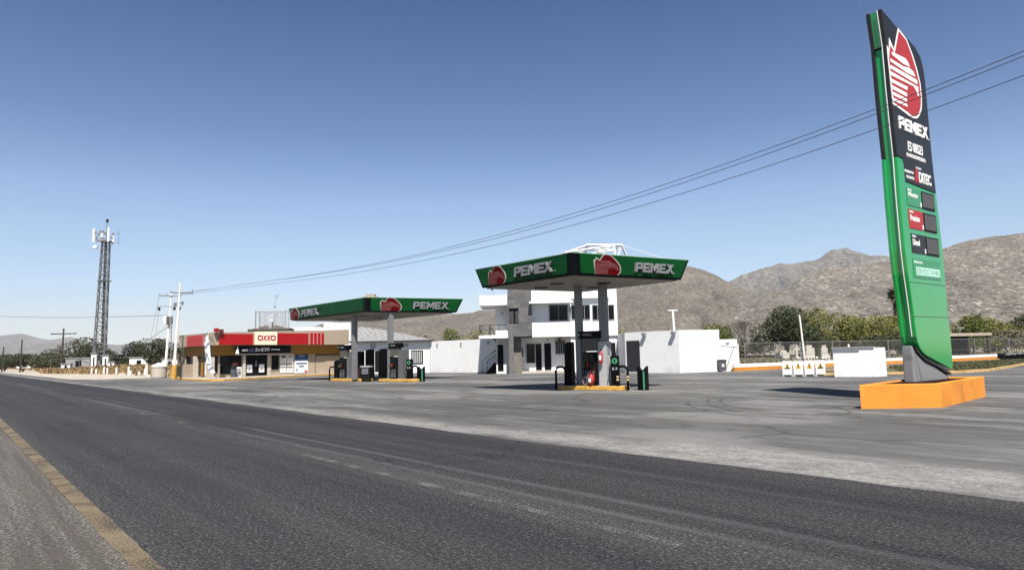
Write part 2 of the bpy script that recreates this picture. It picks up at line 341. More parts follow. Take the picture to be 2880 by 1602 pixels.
# painted lines
def linemat(name, col, cover):
    m = bpy.data.materials.new(name); m.use_nodes = True; n, l = nodes(m); b = n['Principled BSDF']; b.inputs['Roughness'].default_value = .8
    tc = n.new('ShaderNodeTexCoord'); O = tc.outputs['Object']
    a = noisen(n, l, O, 45, 4, None, .8); c = noisen(n, l, O, 2, 5)
    l.new(mixc(n, l, c, tuple(q*.75 for q in col), col), b.inputs['Base Color'])
    l.new(mrange(n, l, mth(n, l, 'ADD', mth(n, l, 'MULTIPLY', a, .7), mth(n, l, 'MULTIPLY', c, .3)), cover, cover+.1), b.inputs['Alpha'])
    return m
ye = linemat('worn_ochre_line_paint', (.23, .18, .11), .41)
we = linemat('worn_white_line_paint', (.33, .32, .30), .505)
ey = [(s, 1.16+.012*noise.noise(Vector((s*1.8, 0, 1)))+.012*noise.noise(Vector((s*9, 0, 1)))) for s in [-20+i*.12 for i in range(900)]]; ey2 = [(s, 1.345+.012*noise.noise(Vector((s*1.9, 5, 1)))+.012*noise.noise(Vector((s*9, 5, 1)))) for s, _ in ey][::-1]
roadobj('edge_line', ey+ey2, .0125, ye)
for s0, s1, tcen in ((24.3, 19.1, 4.78), (11.2, 3.6, 4.6)):
    roadobj('centre_line', [(s1, tcen-.065), (s1, tcen+.065), (s0, tcen+.065), (s0, tcen-.065)], .0125, we)
# tyre marks turning on the forecourt
tym = linemat('tyre_rubber', (.055, .055, .055), .487)
b = MB()
for cx, cy, rx, ry, a0, a1, w_ in [(7.2, 19.3, 1.25, 3.2, 0, 6.28, .16), (7.0, 19.0, 1.5, 3.8, .4, 5.2, .14), (6.2, 19.2, 1.3, 3.2, 1.2, 4.6, .18), (8.3, 17.8, 2.6, 1.6, 3.4, 5.9, .14),
                               (3.2, 20.5, 3.4, 1.3, 3.6, 5.6, .12), (-1, 17, 6, 1.2, 3.8, 5.4, .12), (13.2, 12.9, .6, .28, 0, 6.28, .2), (4.6, 15.5, 5.5, 1.2, .6, 2.2, .1)]:
    k = 60; base = len(b.v); pv = []
    for i in range(k+1):
        t = a0+(a1-a0)*i/k
        for q in (-.5, .5): wq = w_*(.55+.5*noise.noise(Vector((t*2, cx, 0)))); rj = .12*noise.noise(Vector((t*1.3, cy, 4))); pv.append((cx+(rx+rj+q*wq)*math.cos(t), cy+(ry+rj*2+q*wq)*math.sin(t), 0.009+.0006*(len(b.f) % 7)))
    b.add(pv, [(2*i, 2*i+1, 2*i+3, 2*i+2) for i in range(k)])
b.build('tyre_marks', tym, kind='structure')
# pale dusty verge between road and dry grass
b = MB(); b.sheet([(-30, 66), (-38, 69.8), (-41, 70.3), (-47, 74.2), (-68, 100.2), (-181, 239), (-560, 704), (-560, 790), (-156, 228), (-90, 133), (-78, 121), (-61.5, 106), (-40.5, 79), (-34, 74)], .0035)
b.build('dirt_verge', ground_mat('pale_dust', [(.3, (.40, .35, .28)), (.6, (.56, .50, .42))], .5), kind='structure')
# oil stains / pale patches are in the surface; concrete drain patches near the islands
b = MB()
for x, y, a, l_, w_ in [(4.6, 28.2, -.5, 1.3, .12), (6.9, 27.9, -.3, 1.5, .13), (5.2, 27.4, -.45, .9, .1), (-6.3, 44.6, .1, 2.2, .2), (-8.2, 42.6, .1, 1.6, .2)]:
    c, s = math.cos(a), math.sin(a)
    b.sheet([(x+c*u-s*v, y+s*u+c*v) for u, v in ((-l_, -w_), (l_, -w_), (l_*.8, w_), (-l_*.9, w_))], .0075)
b.build('paint_patches', linemat('faded_cream_paint', (.55, .50, .42), .42), kind='structure')

# ------------------------------------------------------------------ hills
def hillmat(name, c0, c1, c2, scale, ct=.55):
    m = bpy.data.materials.new(name); m.use_nodes = True; n, l = nodes(m); b = n['Principled BSDF']; b.inputs['Roughness'].default_value = 1; b.inputs['Specular IOR Level'].default_value = .05
    tc = n.new('ShaderNodeTexCoord'); O = tc.outputs['Object']
    a = noisen(n, l, O, scale*.07, 6, (1, .6, 1.5), .65); s = noisen(n, l, O, scale, 5, (1, .5, 1.2), .9); q = noisen(n, l, O, scale*.6, 6, (1, .5, 1.4), .9)
    c = mixc(n, l, mrange(n, l, a, .35, .65), c0, c1)
    c = mixc(n, l, mth(n, l, 'MULTIPLY', mrange(n, l, s, .50, .55), .9), c, (.055, .05, .035))
    c = mixc(n, l, mth(n, l, 'MULTIPLY', mrange(n, l, q, ct, ct+.05), mrange(n, l, a, .38, .6, .35, 1.)), c, c2)
    l.new(c, b.inputs['Base Color']); return m
def interp(pr, x):
    if x <= pr[0][0]: return pr[0][1]
    for (a, za), (b, zb) in zip(pr, pr[1:]):
        if x <= b: t = (x-a)/(b-a); t = t*t*(3-2*t)*.35+t*.65; return za+(zb-za)*t
    return pr[-1][1]
def hill(name, pr, Yr, Yf, m, amp, fs_, step, bend=0.):
    x0, x1 = pr[0][0], pr[-1][0]; nx = int((x1-x0)/step); ny = 46
    vs = []; fs = []
    for i in range(nx+1):
        x = x0+(x1-x0)*i/nx; zr = interp(pr, x); ed = min(1, (x-x0)/(x1-x0)*8+.05, (x1-x)/(x1-x0)*8+.05)
        for j in range(ny+1):
            t = j/ny*1.35
            y = Yf+(Yr-Yf)*t
            h = t**1.55 if t <= 1 else 1-(t-1)*1.1
            gul = noise.fractal(Vector((x/fs_, y/fs_*.35, 0)), 1., 2., 5)-.9*(1-abs(noise.noise(Vector((x/fs_*2.2+.4*noise.noise(Vector((y/fs_, x/fs_, 1))), y/fs_*.4, 7)))))**4+.3
            fine = noise.fractal(Vector((x/fs_*5, y/fs_*3, 4)), .8, 2., 5)
            a_ = math.sin(min(t, 1)*math.pi)**.8
            z = zr*h+amp*a_*gul*1.3+amp*.22*fine*min(1, t*1.5)*(1 if t < .9 else .35)
            if t > 1: z = min(z, zr*h)
            vs.append((x, y, z*ed-3))
    for i in range(nx):
        for j in range(ny):
            a = i*(ny+1)+j; fs.append((a, a+ny+1, a+ny+2, a+1))
    b = MB(); b.add(vs, fs); return b.build(name, m, kind='structure')
PA = [(-606, 85.0), (-561, 91.7), (-499, 104.0), (-431, 112.2), (-333, 116.8), (-236, 118.5), (-154, 118.6), (-109, 122.4), (-94, 128.9), (-41, 127.7), (38, 131.8), (116, 151.6), (205, 174.1), (294, 196.7), (374, 226.4), (433, 236.9), (468, 241.1), (487, 236.7), (521, 229.0), (550, 216.5), (597, 190.7), (631, 173.2), (659, 158.8), (722, 142.7), (837, 115.6), (1029, 72.2), (1220, 29.0)]
PA = [(-1000, 0), (-800, 40)]+PA
PB = [(250, 20), (352, 63.9), (430, 92.2), (477, 115.1), (520, 125.7), (591, 133.4), (623, 152.9), (653, 168.5), (693, 180.1), (745, 182.1), (824, 186.5), (901, 204.3), (943, 214.3), (981, 226.0), (1013, 233.1), (1046, 237.9), (1083, 240.2), (1123, 245.6), (1216, 250.5), (1375, 278.5), (1603, 260), (2000, 300)]
PC = [(882, 297.3), (1102, 368.2), (1321, 419.7), (1409, 459.1), (1487, 485.7), (1542, 501.9), (1630, 521.8), (1739, 523.7), (1848, 536.5), (1972, 599.4), (2038, 608.9), (2112, 580.9), (2197, 554.8), (2262, 557.7), (2309, 547.8), (2520, 521.1), (2842, 480.9), (3600, 500)]
PD = [(-9500, 180), (-8367, 239.2), (-7143, 313.5), (-6325, 335.9), (-5916, 355.3), (-5671, 378.4), (-5504, 325.5), (-5339, 297.2), (-5094, 324.4), (-4929, 279.8), (-4722, 234.3), (-4435, 215.5), (-4190, 234.5), (-3861, 198.5), (-3451, 128.1), (-2632, 48.6)]
PE = [(-7500, 150), (-6133, 196.1), (-4803, 225.8), (-4470, 208.3), (-4204, 212.2), (-3936, 173.0), (-3703, 181.0), (-3404, 180.9), (-3205, 196.2), (-2937, 140.5), (-2471, 96.8), (-1807, 65.3), (-900, 30)]
hA = hillmat('scrubby_limestone_slope', (.150, .130, .106), (.215, .190, .158), (.38, .335, .28), .18, .55)
hB = hillmat('rocky_scrub_slope', (.145, .127, .107), (.21, .188, .158), (.50, .455, .395), .22, .53)
hC = hillmat('far_mountain_slope', (.13, .12, .105), (.20, .185, .165), (.36, .34, .31), .045)
hill('near_hills', PA, 1900, 900, hA, 20, 240, 9)
hill('right_hill', PB, 1500, 560, hB, 14, 170, 7)
hill('far_mountain', PC, 4200, 2600, hC, 95, 380, 14)
hill('distant_ridge', PD, 8000, 5500, hC, 40, 900, 50)
hill('distant_foothills', PE, 6500, 5000, hC, 20, 700, 45)
#PART2
# ------------------------------------------------------------------ totem sign
SA = (10.55, 18.77, 0); SR = math.atan2(.6157, .788)
TOP = [(.178, 11.114), (1.098, 10.835), (1.743, 10.687), (2.317, 10.52), (2.62, 10.318), (2.78, 9.998), (2.845, 9.538), (2.85, 8.776), (2.87, 7.152), (2.949, 6.09)]
RIGHT = [(2.949, 6.09), (3.04, 5.102), (3.07, 4.4), (3.08, 3.834), (3.09, 2.49), (3.12, 1.845), (3.13, 1.276), (3.10, .80)]
BOT = [(2.093, 1.061), (1.316, 1.261), (1.08, 1.36), (.923, 1.482), (.83, 1.62), (.771, 1.80), (.735, 2.10), (.71, 2.446), (.648, 2.938), (.56, 3.547), (.50, 4.219), (.462, 5.623), (.47, 6.84)]
UPL = [(.47, 6.84), (.40, 8.0), (.36, 8.8), (.336, 10.08)]
BLKCUT = [(2.949, 6.10), (.875, 6.187), (.862, 6.70), (.80, 6.84), (.47, 6.86)]
LOGO_O = [(1.174, 10.807), (1.711, 10.62), (2.04, 10.235), (2.277, 9.843), (2.44, 9.427), (2.46, 8.961), (2.38, 8.62), (2.218, 8.40), (2.04, 8.26), (1.87, 8.214), (1.65, 8.19), (1.4, 8.22), (.805, 8.313), (.416, 8.35), (.378, 8.777), (.353, 9.34), (.33, 9.637), (.335, 10.061), (.46, 9.96), (.52, 10.333), (.794, 10.05)]
LOGO_R = [(1.20, 10.72), (1.66, 10.56), (1.96, 10.185), (2.19, 9.798), (2.36, 9.398), (2.38, 8.952), (2.29, 8.62), (2.144, 8.44), (1.98, 8.32), (1.841, 8.277), (1.60, 8.26), (1.362, 8.31), (.502, 8.412), (.455, 8.799), (.425, 9.318), (.40, 9.659), (.449, 9.86), (.56, 10.12), (.80, 9.93)]
LOGO_S = [[(.585, 9.933), (1.50, 9.96), (1.66, 9.88), (1.76, 9.76), (1.341, 9.745), (.596, 9.84)],
          [(.457, 9.70), (1.327, 9.665), (1.686, 9.725), (1.96, 9.68), (2.11, 9.54), (1.551, 9.52), (.47, 9.61)],
          [(.442, 9.505), (2.187, 9.465), (2.2, 9.322), (.423, 9.394)],
          [(.391, 9.312), (1.571, 9.275), (2.23, 9.26), (2.24, 8.98), (2.15, 8.95), (2.08, 9.08), (1.90, 9.2), (.372, 9.196)],
          [(.375, 9.095), (1.5, 9.09), (1.43, 8.975), (.370, 8.994)], [(.375, 8.907), (1.408, 8.884), (1.387, 8.766), (.375, 8.797)],
          [(.385, 8.72), (1.36, 8.704), (1.36, 8.61), (.388, 8.622)], [(.395, 8.543), (1.36, 8.537), (1.37, 8.46), (.395, 8.456)]]
t = thing('totem_sign', 'tall leaf-shaped green and black price totem rising from the orange planter', 'sign', SA, SR)
# the outline turned around its foot: front shell (black above, green below), green core, rear shell
blackup = TOP[:-1]+[BLKCUT[0]]+BLKCUT[1:]+UPL[1:]
greenlo = [(2.949, 6.09)]+RIGHT[1:]+BOT[:-1]+[(.47, 6.85), (.79, 6.83), (.855, 6.69), (.868, 6.18)]
def inset(poly, dx):      # core sits a little inside the shells
    cx = 1.7; return [(x+dx*(1 if x < cx else -1), z) for x, z in poly]
o = MB().prism(blackup, 0, .12).build('upper_front_panel', blackv, t); bevel(o, .025, 3)
o = MB().prism(greenlo, .004, .12).build('lower_front_panel', green, t); bevel(o, .03, 3)
outer = TOP+RIGHT[1:]+BOT+UPL[1:]
core = MB().prism(inset([(x, z-.03) if z > 10 else ((x, z+.05) if z < 1.3 else (x, z)) for x, z in outer], .035), .122, .33)
core.build('core_body', green, t)
b = MB(); b.prism([(.30, 10.02), (.55, 10.02), (.55, 10.045), (.30, 10.045)], .118, .335); b.build('joint_gap', black, t)
o = MB().prism(blackup, .332, .45).build('upper_rear_panel', blackv, t); bevel(o, .025, 3)
o = MB().prism(greenlo, .332, .45).build('lower_rear_panel', green, t); bevel(o, .03, 3)
b = MB(); pts = [(x-.012, .122, z) for x, z in [(.178, 11.1)]+UPL[::-1]+BOT[::-1][1:8]]; b.tube(pts, .014, 6); b.build('edge_trim', whitem, t)
b = MB()
b.m = 0; b.prism(LOGO_O, -.008, .0); b.m = 1; b.prism(LOGO_R, -.013, -.0082)
b.m = 0
for s_ in LOGO_S: b.prism(s_, -.018, -.0132)
b.build('emblem', [whitev, red], t)
b = MB(); block_letters(b, 'PEMEX', .70, 2.62, 7.70, 8.07, -.03, -.001); b.box(2.70, 2.73, -.02, -.001, 7.70, 7.73); b.build('brand_lettering', whitev, t)
b = MB(); text(b, 'ES 08523', 1.20, 2.19, 7.13, 7.42, 0, .012, .02); text(b, 'PL/10053/EXP/ES/2015', 1.07, 2.34, 6.95, 7.06, 0, .01, .012); b.build('station_number', whitev, t)
b = MB(); b.m = 0; text(b, 'DITEC', 1.78, 2.62, 6.27, 6.60, 0, .012, .03); text(b, 'GASOLINAS CON', .84, 1.42, 6.46, 6.54, 0, .01, .01); text(b, 'TECNOLOGIA', .92, 1.44, 6.30, 6.38, 0, .01, .01); text(b, 'CON', 1.62, 1.96, 6.66, 6.73, 0, .01, .01)
b.m = 1; b.prism([(1.50, 6.25), (1.62, 6.25), (1.655, 6.36), (1.70, 6.36), (1.70, 6.25), (1.76, 6.25), (1.70, 6.66), (1.58, 6.66)], -.012, -.001); b.build('additive_lettering', [whitev, red], t)
def fuelrow(nm, x0, x1, z0, z1, dx0, dx1, m_, word, lab):
    b = MB(); b.box(x0, x1, -.012, .003, z0, z1); p = b.build('fuel_panel', m_, t, label=lab)
    b = MB(); text(b, word, x0+.06, x0+.06+(.62 if word != 'Diesel' else .45), z0+.22, z0+.40, -.012, .008, .02); b.build('lettering', whitev, p)
    b = MB(); text(b, 'PEMEX', x0+.04, x0+.3, z1-.1, z1-.04, -.012, .006, .01); b.build('small_lettering', whitev, p)
    b = MB(); b.box(x1-.09, x1-.02, -.018, -.0122, z0+.03, z0+.16); b.build('octane_tag', whitev, p)
    b = MB(); b.box(dx0, dx1, -.02, .003, z0+.0, z1-.01); d = b.build('price_display', dark, t)
    b = MB(); b.box(dx0+.03, dx1-.03, -.023, -.0202, z0+.05, z1-.05); b.build('display_screen', mat('unlit_display_louvres', (.095, .09, .088), .6, var=.35, scale=9, stretch=(1, 1, 6)), d)
fuelrow('magna', .87, 1.80, 5.51, 6.03, 1.83, 2.70, lgreen, 'Magna', 'pale green Magna panel')
fuelrow('premium', .88, 1.81, 4.85, 5.40, 1.86, 2.72, red, 'Premium', 'red Premium panel')
fuelrow('diesel', .92, 1.84, 4.15, 4.70, 1.87, 2.74, blackv, 'Diesel', 'black Diesel panel')
b = MB(); b.box(.90, 2.74, -.012, .003, 3.45, 4.0); p = b.build('service_panel', lgreen, t)
b = MB(); b.box(1.06, 2.68, -.016, -.0122, 3.53, 3.76); b.build('pale_strip', mat('pale_mint', (.45, .70, .58), .5), p)
b = MB(); text(b, 'SERVICIO 24 HRS', 1.10, 2.62, 3.57, 3.72, -.016, .004, .004); b.build('lettering', mat('mint_grey_lettering', (.22, .48, .34), .5), p)
b = MB(); text(b, 'Abierto', .95, 1.5, 3.86, 3.94, -.012, .006, .008); b.build('small_lettering', whitev, p)
b = MB(); b.prism([(.62, .35), (.60, 1.56), (.70, 1.52), (.80, 1.40), (.95, 1.30), (1.32, 1.12), (2.09, .93), (2.80, .70), (2.89, .56), (2.89, .35)], .08, .36); o = b.build('steel_base', mat('brushed_base_steel', (.30, .305, .31), .5, .15, var=.05, scale=3, stretch=(6, 6, .5)), t); bevel(o, .04, 3)
b = MB(); b.prism([(.72, 1.55), (.86, 1.43), (.98, 1.35), (1.33, 1.17), (2.1, .98), (3.0, .74), (3.02, .66), (2.80, .71), (2.09, .94), (1.32, 1.13), (.95, 1.31), (.78, 1.42)], .03, .42); b.build('shadow_gap_trim', blackv, t)

b = MB()
for z in (2.35, 3.3): b.box(.7 if z < 3 else .62, 3.05, -.003, .003, z, z+.012)
b.build('panel_seam', mat('seam_dark_green', (.004, .07, .02), .6), t)  # thin dark green lines along the panel seams
# planter under the totem
PL = [(8.67, 17.62), (10.62, 17.47), (13.95, 20.78), (12.05, 20.98)]
def shrink(poly, w_):
    cx = sum(p[0] for p in poly)/len(poly); cy = sum(p[1] for p in poly)/len(poly); out = []
    n = len(poly)
    for i in range(n):
        p = Vector(poly[i]); a = (Vector(poly[i-1])-p).normalized(); c = (Vector(poly[(i+1) % n])-p).normalized()
        s = abs(a.x*c.y-a.y*c.x); out.append(tuple(p+(a+c)*w_/s))
    return out
t = thing('planter', 'orange painted low concrete planter around the foot of the totem', 'planter', (0, 0, 0))
inn = shrink(PL, .14); b = MB()
n = 4; vs = [(x, y, z) for z in (.0, .60) for x, y in PL]+[(x, y, z) for z in (.25, .60) for x, y in inn]
b.add(vs, [(i, (i+1) % n, (i+1) % n+4, i+4) for i in range(n)]+[(i+4, (i+1) % n+4, (i+1) % n+12, i+12) for i in range(n)]+[((i+1) % n+8, i+8, i+12, (i+1) % n+12) for i in range(n)])
o = b.build('rim_wall', orange, t); bevel(o, .02, 2)
b = MB(); b.sheet(inn, .565); b.build('soil', mat('dark_red_soil', (.03, .010, .008), .95, var=.4, scale=8, spec=.1), t)

# ------------------------------------------------------------------ canopies
def clipz(poly, z0, z1):
    for zc, sg in ((z0, 1), (z1, -1)):
        out = []
        for i in range(len(poly)):
            a, c = poly[i-1], poly[i]; ia = sg*(a[1]-zc) >= 0; ic = sg*(c[1]-zc) >= 0
            if ia != ic: k = (zc-a[1])/(c[1]-a[1]); out.append((a[0]+(c[0]-a[0])*k, zc))
            if ic: out.append(c)
        poly = out
        if len(poly) < 3: return []
    return poly
def emblem(b, x0, x1, z0, z1, y, flipx=False, crop=.86):
    # the drop-shaped emblem, taller than the fascia, cut off by its top and bottom edge
    gx0, gx1 = .33, 2.46; h = (z1-z0)/crop; zb = z0-.08*h
    def T(p): return (x0+(p[0]-gx0)/(gx1-gx0)*(x1-x0), zb+(p[1]-8.19)/(10.81-8.19)*h)
    def put(poly, m_, ya, yb):
        q = clipz([T(p) for p in poly], z0, z1)
        if q: b.m = m_; b.prism(q, ya, yb)
    put(LOGO_O, 0, y-.03, y); put(LOGO_R, 1, y-.036, y-.0302)
    for s_ in LOGO_S: put([(p[0], p[1]) for p in s_], 2, y-.04, y-.0362)
def canopy(name, label, N, L, Rr, ztop, zbot, flare, cols, texts, fixtures, truss=None, clad=True):
    t = thing(name, label, 'canopy', (0, 0, 0))
    N = Vector(N); L = Vector(L); Rr = Vector(Rr); F = L+Rr-N
    dl = (L-N).normalized(); dr = (Rr-N).normalized()
    q = lambda v, z: (v.x, v.y, z)
    bot = [N, Rr, F, L]; topc = [N, Rr+dr*flare, F+(dl+dr)*flare*.9, L+dl*flare]
    b = MB(); b.hexa([q(v, zbot+.02) for v in bot], [q(v, ztop-.02) for v in topc]); b.build('canopy_body', black, t)
    cen = (N+F)/2
    b = MB(); b.hexa([q(cen+(v-cen)*.955, zbot-.03) for v in bot], [q(cen+(v-cen)*.955, zbot+.018) for v in bot])
    sf = b.build('soffit', mat('soffit_panel', (.40, .36, .31), .6, var=.06, scale=1), t)
    for i in range(1, 6):
        pass
    b = MB()
    for i in range(1, 9):
        a = N+(L-N)*i/9.; c = Rr+(F-Rr)*i/9.; a = cen+(a-cen)*.95; c = cen+(c-cen)*.95; nn = (L-N).normalized()*.015
        b.hexa([q(a-nn, zbot-.034), q(c-nn, zbot-.034), q(c+nn, zbot-.034), q(a+nn, zbot-.034)], [q(a-nn, zbot-.029), q(c-nn, zbot-.029), q(c+nn, zbot-.029), q(a+nn, zbot-.029)])
    b.build('panel_joints', dark, sf)
    for fx, fy in fixtures:
        c = N+(Rr-N)*fx+(L-N)*fy; b = MB(); b.box(c.x-.28, c.x+.28, c.y-.2, c.y+.2, zbot-.06, zbot-.0345); b.build('canopy_lamp', dark, t)
    for side, (A, B) in enumerate(((L, N), (N, Rr))):
        d = (B-A).normalized(); ln = (B-A).length; fr = frame((A.x, A.y, 0), d)
        fl0 = flare if side == 0 else 0; fl1 = flare if side == 1 else 0
        k0 = .12; cr = .32
        # green panel leaves a black border below and at the slanted end, and a black band at the near corner
        zb_, zt_ = zbot+.10, ztop-.01
        fz = lambda z: (z-zbot)/(ztop-zbot)
        if side == 0: poly = [(k0-fl0*fz(zb_)+.03, zb_), (ln-cr-.06, zb_), (ln-cr, zb_+.06), (ln-cr, zt_), (-fl0*fz(zt_)+.02, zt_)]
        else: poly = [(cr+.06, zb_), (ln+fl1*fz(zb_)-k0-.06, zb_), (ln+fl1*fz(zb_)-k0+.02, zb_+.05), (ln+fl1*fz(zt_)-k0*.8, zt_), (cr, zt_), (cr, zb_+.06)]
        b = MB(); b.tf = fr; b.prism(poly, -.03, .04); p = b.build('fascia', greend, t)
        b = MB(); b.tf = fr
        xs = (-fl0, ln) if side == 0 else (0, ln+fl1)
        b.box(xs[0], xs[1], -.035, .03, ztop-.018, ztop+.012); b.build('top_glint_strip', mat('pale_green_glint', (.30, .48, .36), .4), t)  # pale strip painted as the reflection along the fascia's top edge
        k_ = 1
        while k_*1.3 < ln-.5: b = MB(); b.tf = fr; b.box(k_*1.3, k_*1.3+.012, -.0325, -.0302, zbot+.11, ztop-.02); b.build('panel_joint', mat('joint_dark_green', (.0005, .012, .004), .6), p); k_ += 1
        tx = texts[side]
        if tx.get('word'):
            x0, x1, z0, z1 = tx['word']; b = MB(); b.tf = fr; block_letters(b, 'PEMEX', x0, x1, z0, z1, -.14, -.03, .12); b.box(x1+.08, x1+.14, -.06, -.03, z0, z0+.05)
            b.build('lettering', ltr, p)
        if tx.get('logo'):
            x0, x1 = tx['logo']; b = MB(); b.tf = fr; emblem(b, x0, x1, zb_-.02, zt_-.01, -.031); b.build('emblem', [mat('silver_emblem_edge', (.38, .36, .32), .4), mat('dark_red_emblem', (.085, .001, .002), .5, spec=.07), mat('shaded_feather', (.19, .065, .065), .5, spec=.1)], p)  # red and stripe tones darkened, fascia shade put into their colour
    # roof deck and hidden fascias stay black body
    for (x, y, hw, hd, rz_) in cols:
        cf = frame((x, y, 0), (math.cos(rz_), math.sin(rz_)))
        b = MB(); b.tf = cf; b.box(-hw, hw, -hd, hd, .15, zbot-.03); b.build('column', mat('light_grey_column', (.22, .22, .225), .5, var=.06), t)
    return t
c1 = canopy('fuel_canopy', 'small green canopy with white roof truss, in front of the white office', (2.34, 26.22), (-1.31, 30.56), (7.11, 29.02), 5.385, 4.5, .5,
            [(2.86, 30.05, .13, .13, -.66), (3.84, 29.35, .15, .15, -.66)],
            [dict(word=(2.33, 4.60, 4.76, 5.17), logo=(.50, 1.70)), dict(word=(2.98, 5.00, 4.74, 5.13), logo=(.95, 2.28))],
            [(.25, .45), (.55, .3), (.75, .62), (.35, .75)])
c2 = canopy('fuel_canopy', 'wide green canopy over two pump islands beside the convenience store', (-9.46, 44.63), (-16.91, 52.97), (-3.85, 47.5), 5.46, 4.5, .5,
            [(-10.75, 47.1, .14, .14, -.72), (-8.05, 45.6, .15, .15, -.72)],
            [dict(word=(1.95, 4.55, 4.72, 5.20), logo=(-.15, 1.45)), dict(word=(3.15, 5.62, 4.74, 5.20), logo=(.92, 2.38))],
            [(.25, .3), (.6, .5), (.4, .75)])
# white space-frame on the near canopy
b = MB()
C = Vector((4.0, 31.0, 0))
low = [Vector((2.35, 30.4, 5.4)), Vector((4.6, 30.4, 5.4)), Vector((5.6, 32.1, 5.4)), Vector((3.3, 32.3, 5.4))]
tp = [Vector((2.45, 30.45, 6.0)), Vector((4.55, 30.42, 6.26)), Vector((5.1, 31.9, 6.5)), Vector((3.55, 32.0, 6.55))]
for i in range(4):
    b.tube([low[i], tp[i]+Vector((0, 0, .07))], .055, 6); b.tube([tp[i], tp[(i+1) % 4]], .05, 6); b.tube([low[i], tp[(i+1) % 4]], .035, 6)
    b.tube([tp[i]-Vector((0, 0, .22)), tp[(i+1) % 4]-Vector((0, 0, .22))], .035, 6)
b.tube([tp[0], tp[2]], .04, 6); b.tube([tp[1], tp[3]], .04, 6)
for i in range(4): b.tube([tp[i]-Vector((0, 0, .22)), (tp[i]+tp[(i+1) % 4])/2], .025, 5)
b.build('roof_truss', whitem, c1)
b = MB()
for a, c in ((tp[0], (-.9, 31.0, 5.40)), (tp[2], (7.3, 30.2, 5.40))): b = MB(); b.tube([a, c], .013, 5); b.build('stay_cable', whitem, c1)
b = MB(); b.box(-10.3, -9.3, 47.5, 48.3, 5.44, 5.75); b.box(-10.1, -9.5, 47.6, 48.2, 5.75, 5.92); b.build('roof_box', tan, c2)

# ------------------------------------------------------------------ pump islands
def PF(loc, rz): return thing, loc, rz
def at(root, dx, dy):
    (x, y), rz = root; return (x+math.cos(rz)*dx-math.sin(rz)*dy, y+math.sin(rz)*dx+math.cos(rz)*dy, 0)
def kerb_island(root, x0, x1, w_, label, grp):
    (x, y), rz = root; t = thing('pump_island', label, 'kerb', (x, y, 0), rz, grp)
    b = MB(); n = 10; poly = [(x1-.25+.25*math.sin(math.pi*i/n), -w_*math.cos(math.pi*i/n)) for i in range(n+1)]+[(x0+.25-.25*math.sin(math.pi*i/n), w_*math.cos(math.pi*i/n)) for i in range(n+1)]
    b.slab(poly, .0, .18); o = b.build('kerb', yellow, t); bevel(o, .03, 2)
    b = MB(); b.slab([(a*.96, c*.8) for a, c in poly], .18, .184); b.build('deck', grey, t)
def dispenser(root, dx, dy, label, grp, header=True, name_text=True):
    x, y, z = at(root, dx, dy); rz = root[1]; t = thing('fuel_dispenser', label, 'fuel pump', (x, y, .18), rz, grp)
    b = MB(); b.box(-.30, .30, -.26, .26, 0, 1.42); o = b.build('body', dark, t); bevel(o, .03, 2)
    b = MB(); b.box(-.24, .0, -.285, -.262, .95, 1.32); b.box(.05, .22, -.285, -.262, 1.0, 1.3); b.build('display', glass, t)
    for k in range(3):
        xx = -.19+.17*k
        b = MB(); b.box(xx-.035, xx+.035, -.36, -.262, .78, .98); b.tube([(xx, -.36, .95), (xx, -.44, .86), (xx, -.42, .74)], .02, 6); b.build('nozzle', [mat('nozzle_green', (.02, .12, .04), .5), mat('nozzle_red', (.3, .02, .02), .5), dark][k], t)
        pts = [(xx, -.34, .80)]+[(xx+.14*math.sin(u*math.pi)*(1 if k != 1 else -1), -.36-.10*math.sin(u*math.pi), .8-.72*math.sin(u*math.pi)**.8+.5*u*0) for u in (.15, .3, .45, .6, .75, .9)]+[(xx+.02, -.3, .98)]
        b = MB(); b.tube(pts, .016, 6); b.build('hose', black, t)
    b = MB(); b.box(-.24, .24, -.272, -.2605, .1, .62); b.build('lower_panel', mat('grey_cabinet_panel', (.12, .12, .125), .4), t)
    for s_ in (-.34, .34):
        b = MB(); b.box(s_-.035, s_+.035, -.09, .09, 0, 2.0); b.build('post', greym, t)
    b = MB(); b.box(-.38, .38, -.12, .12, 1.45, 1.98); b.build('valance', mat('olive_grey_panel', (.10, .095, .075), .5), t)
    if header:
        b = MB(); b.box(-.56, .56, -.17, .17, 1.98, 2.30); h = b.build('header', black, t); bevel(h, .02, 2)
        b = MB(); block_letters(b, 'PEMEX', -.30, .12, 2.10, 2.19, -.178, -.171); b.build('lettering', mat('grey_lettering', (.30, .30, .31), .5), h)
        b = MB(); b.prism([(-.50+.05*math.cos(a), 2.14+.07*math.sin(a)) for a in [i*math.pi/5 for i in range(10)]], -.176, -.171); b.build('green_mark', lgreen, h)
    return t
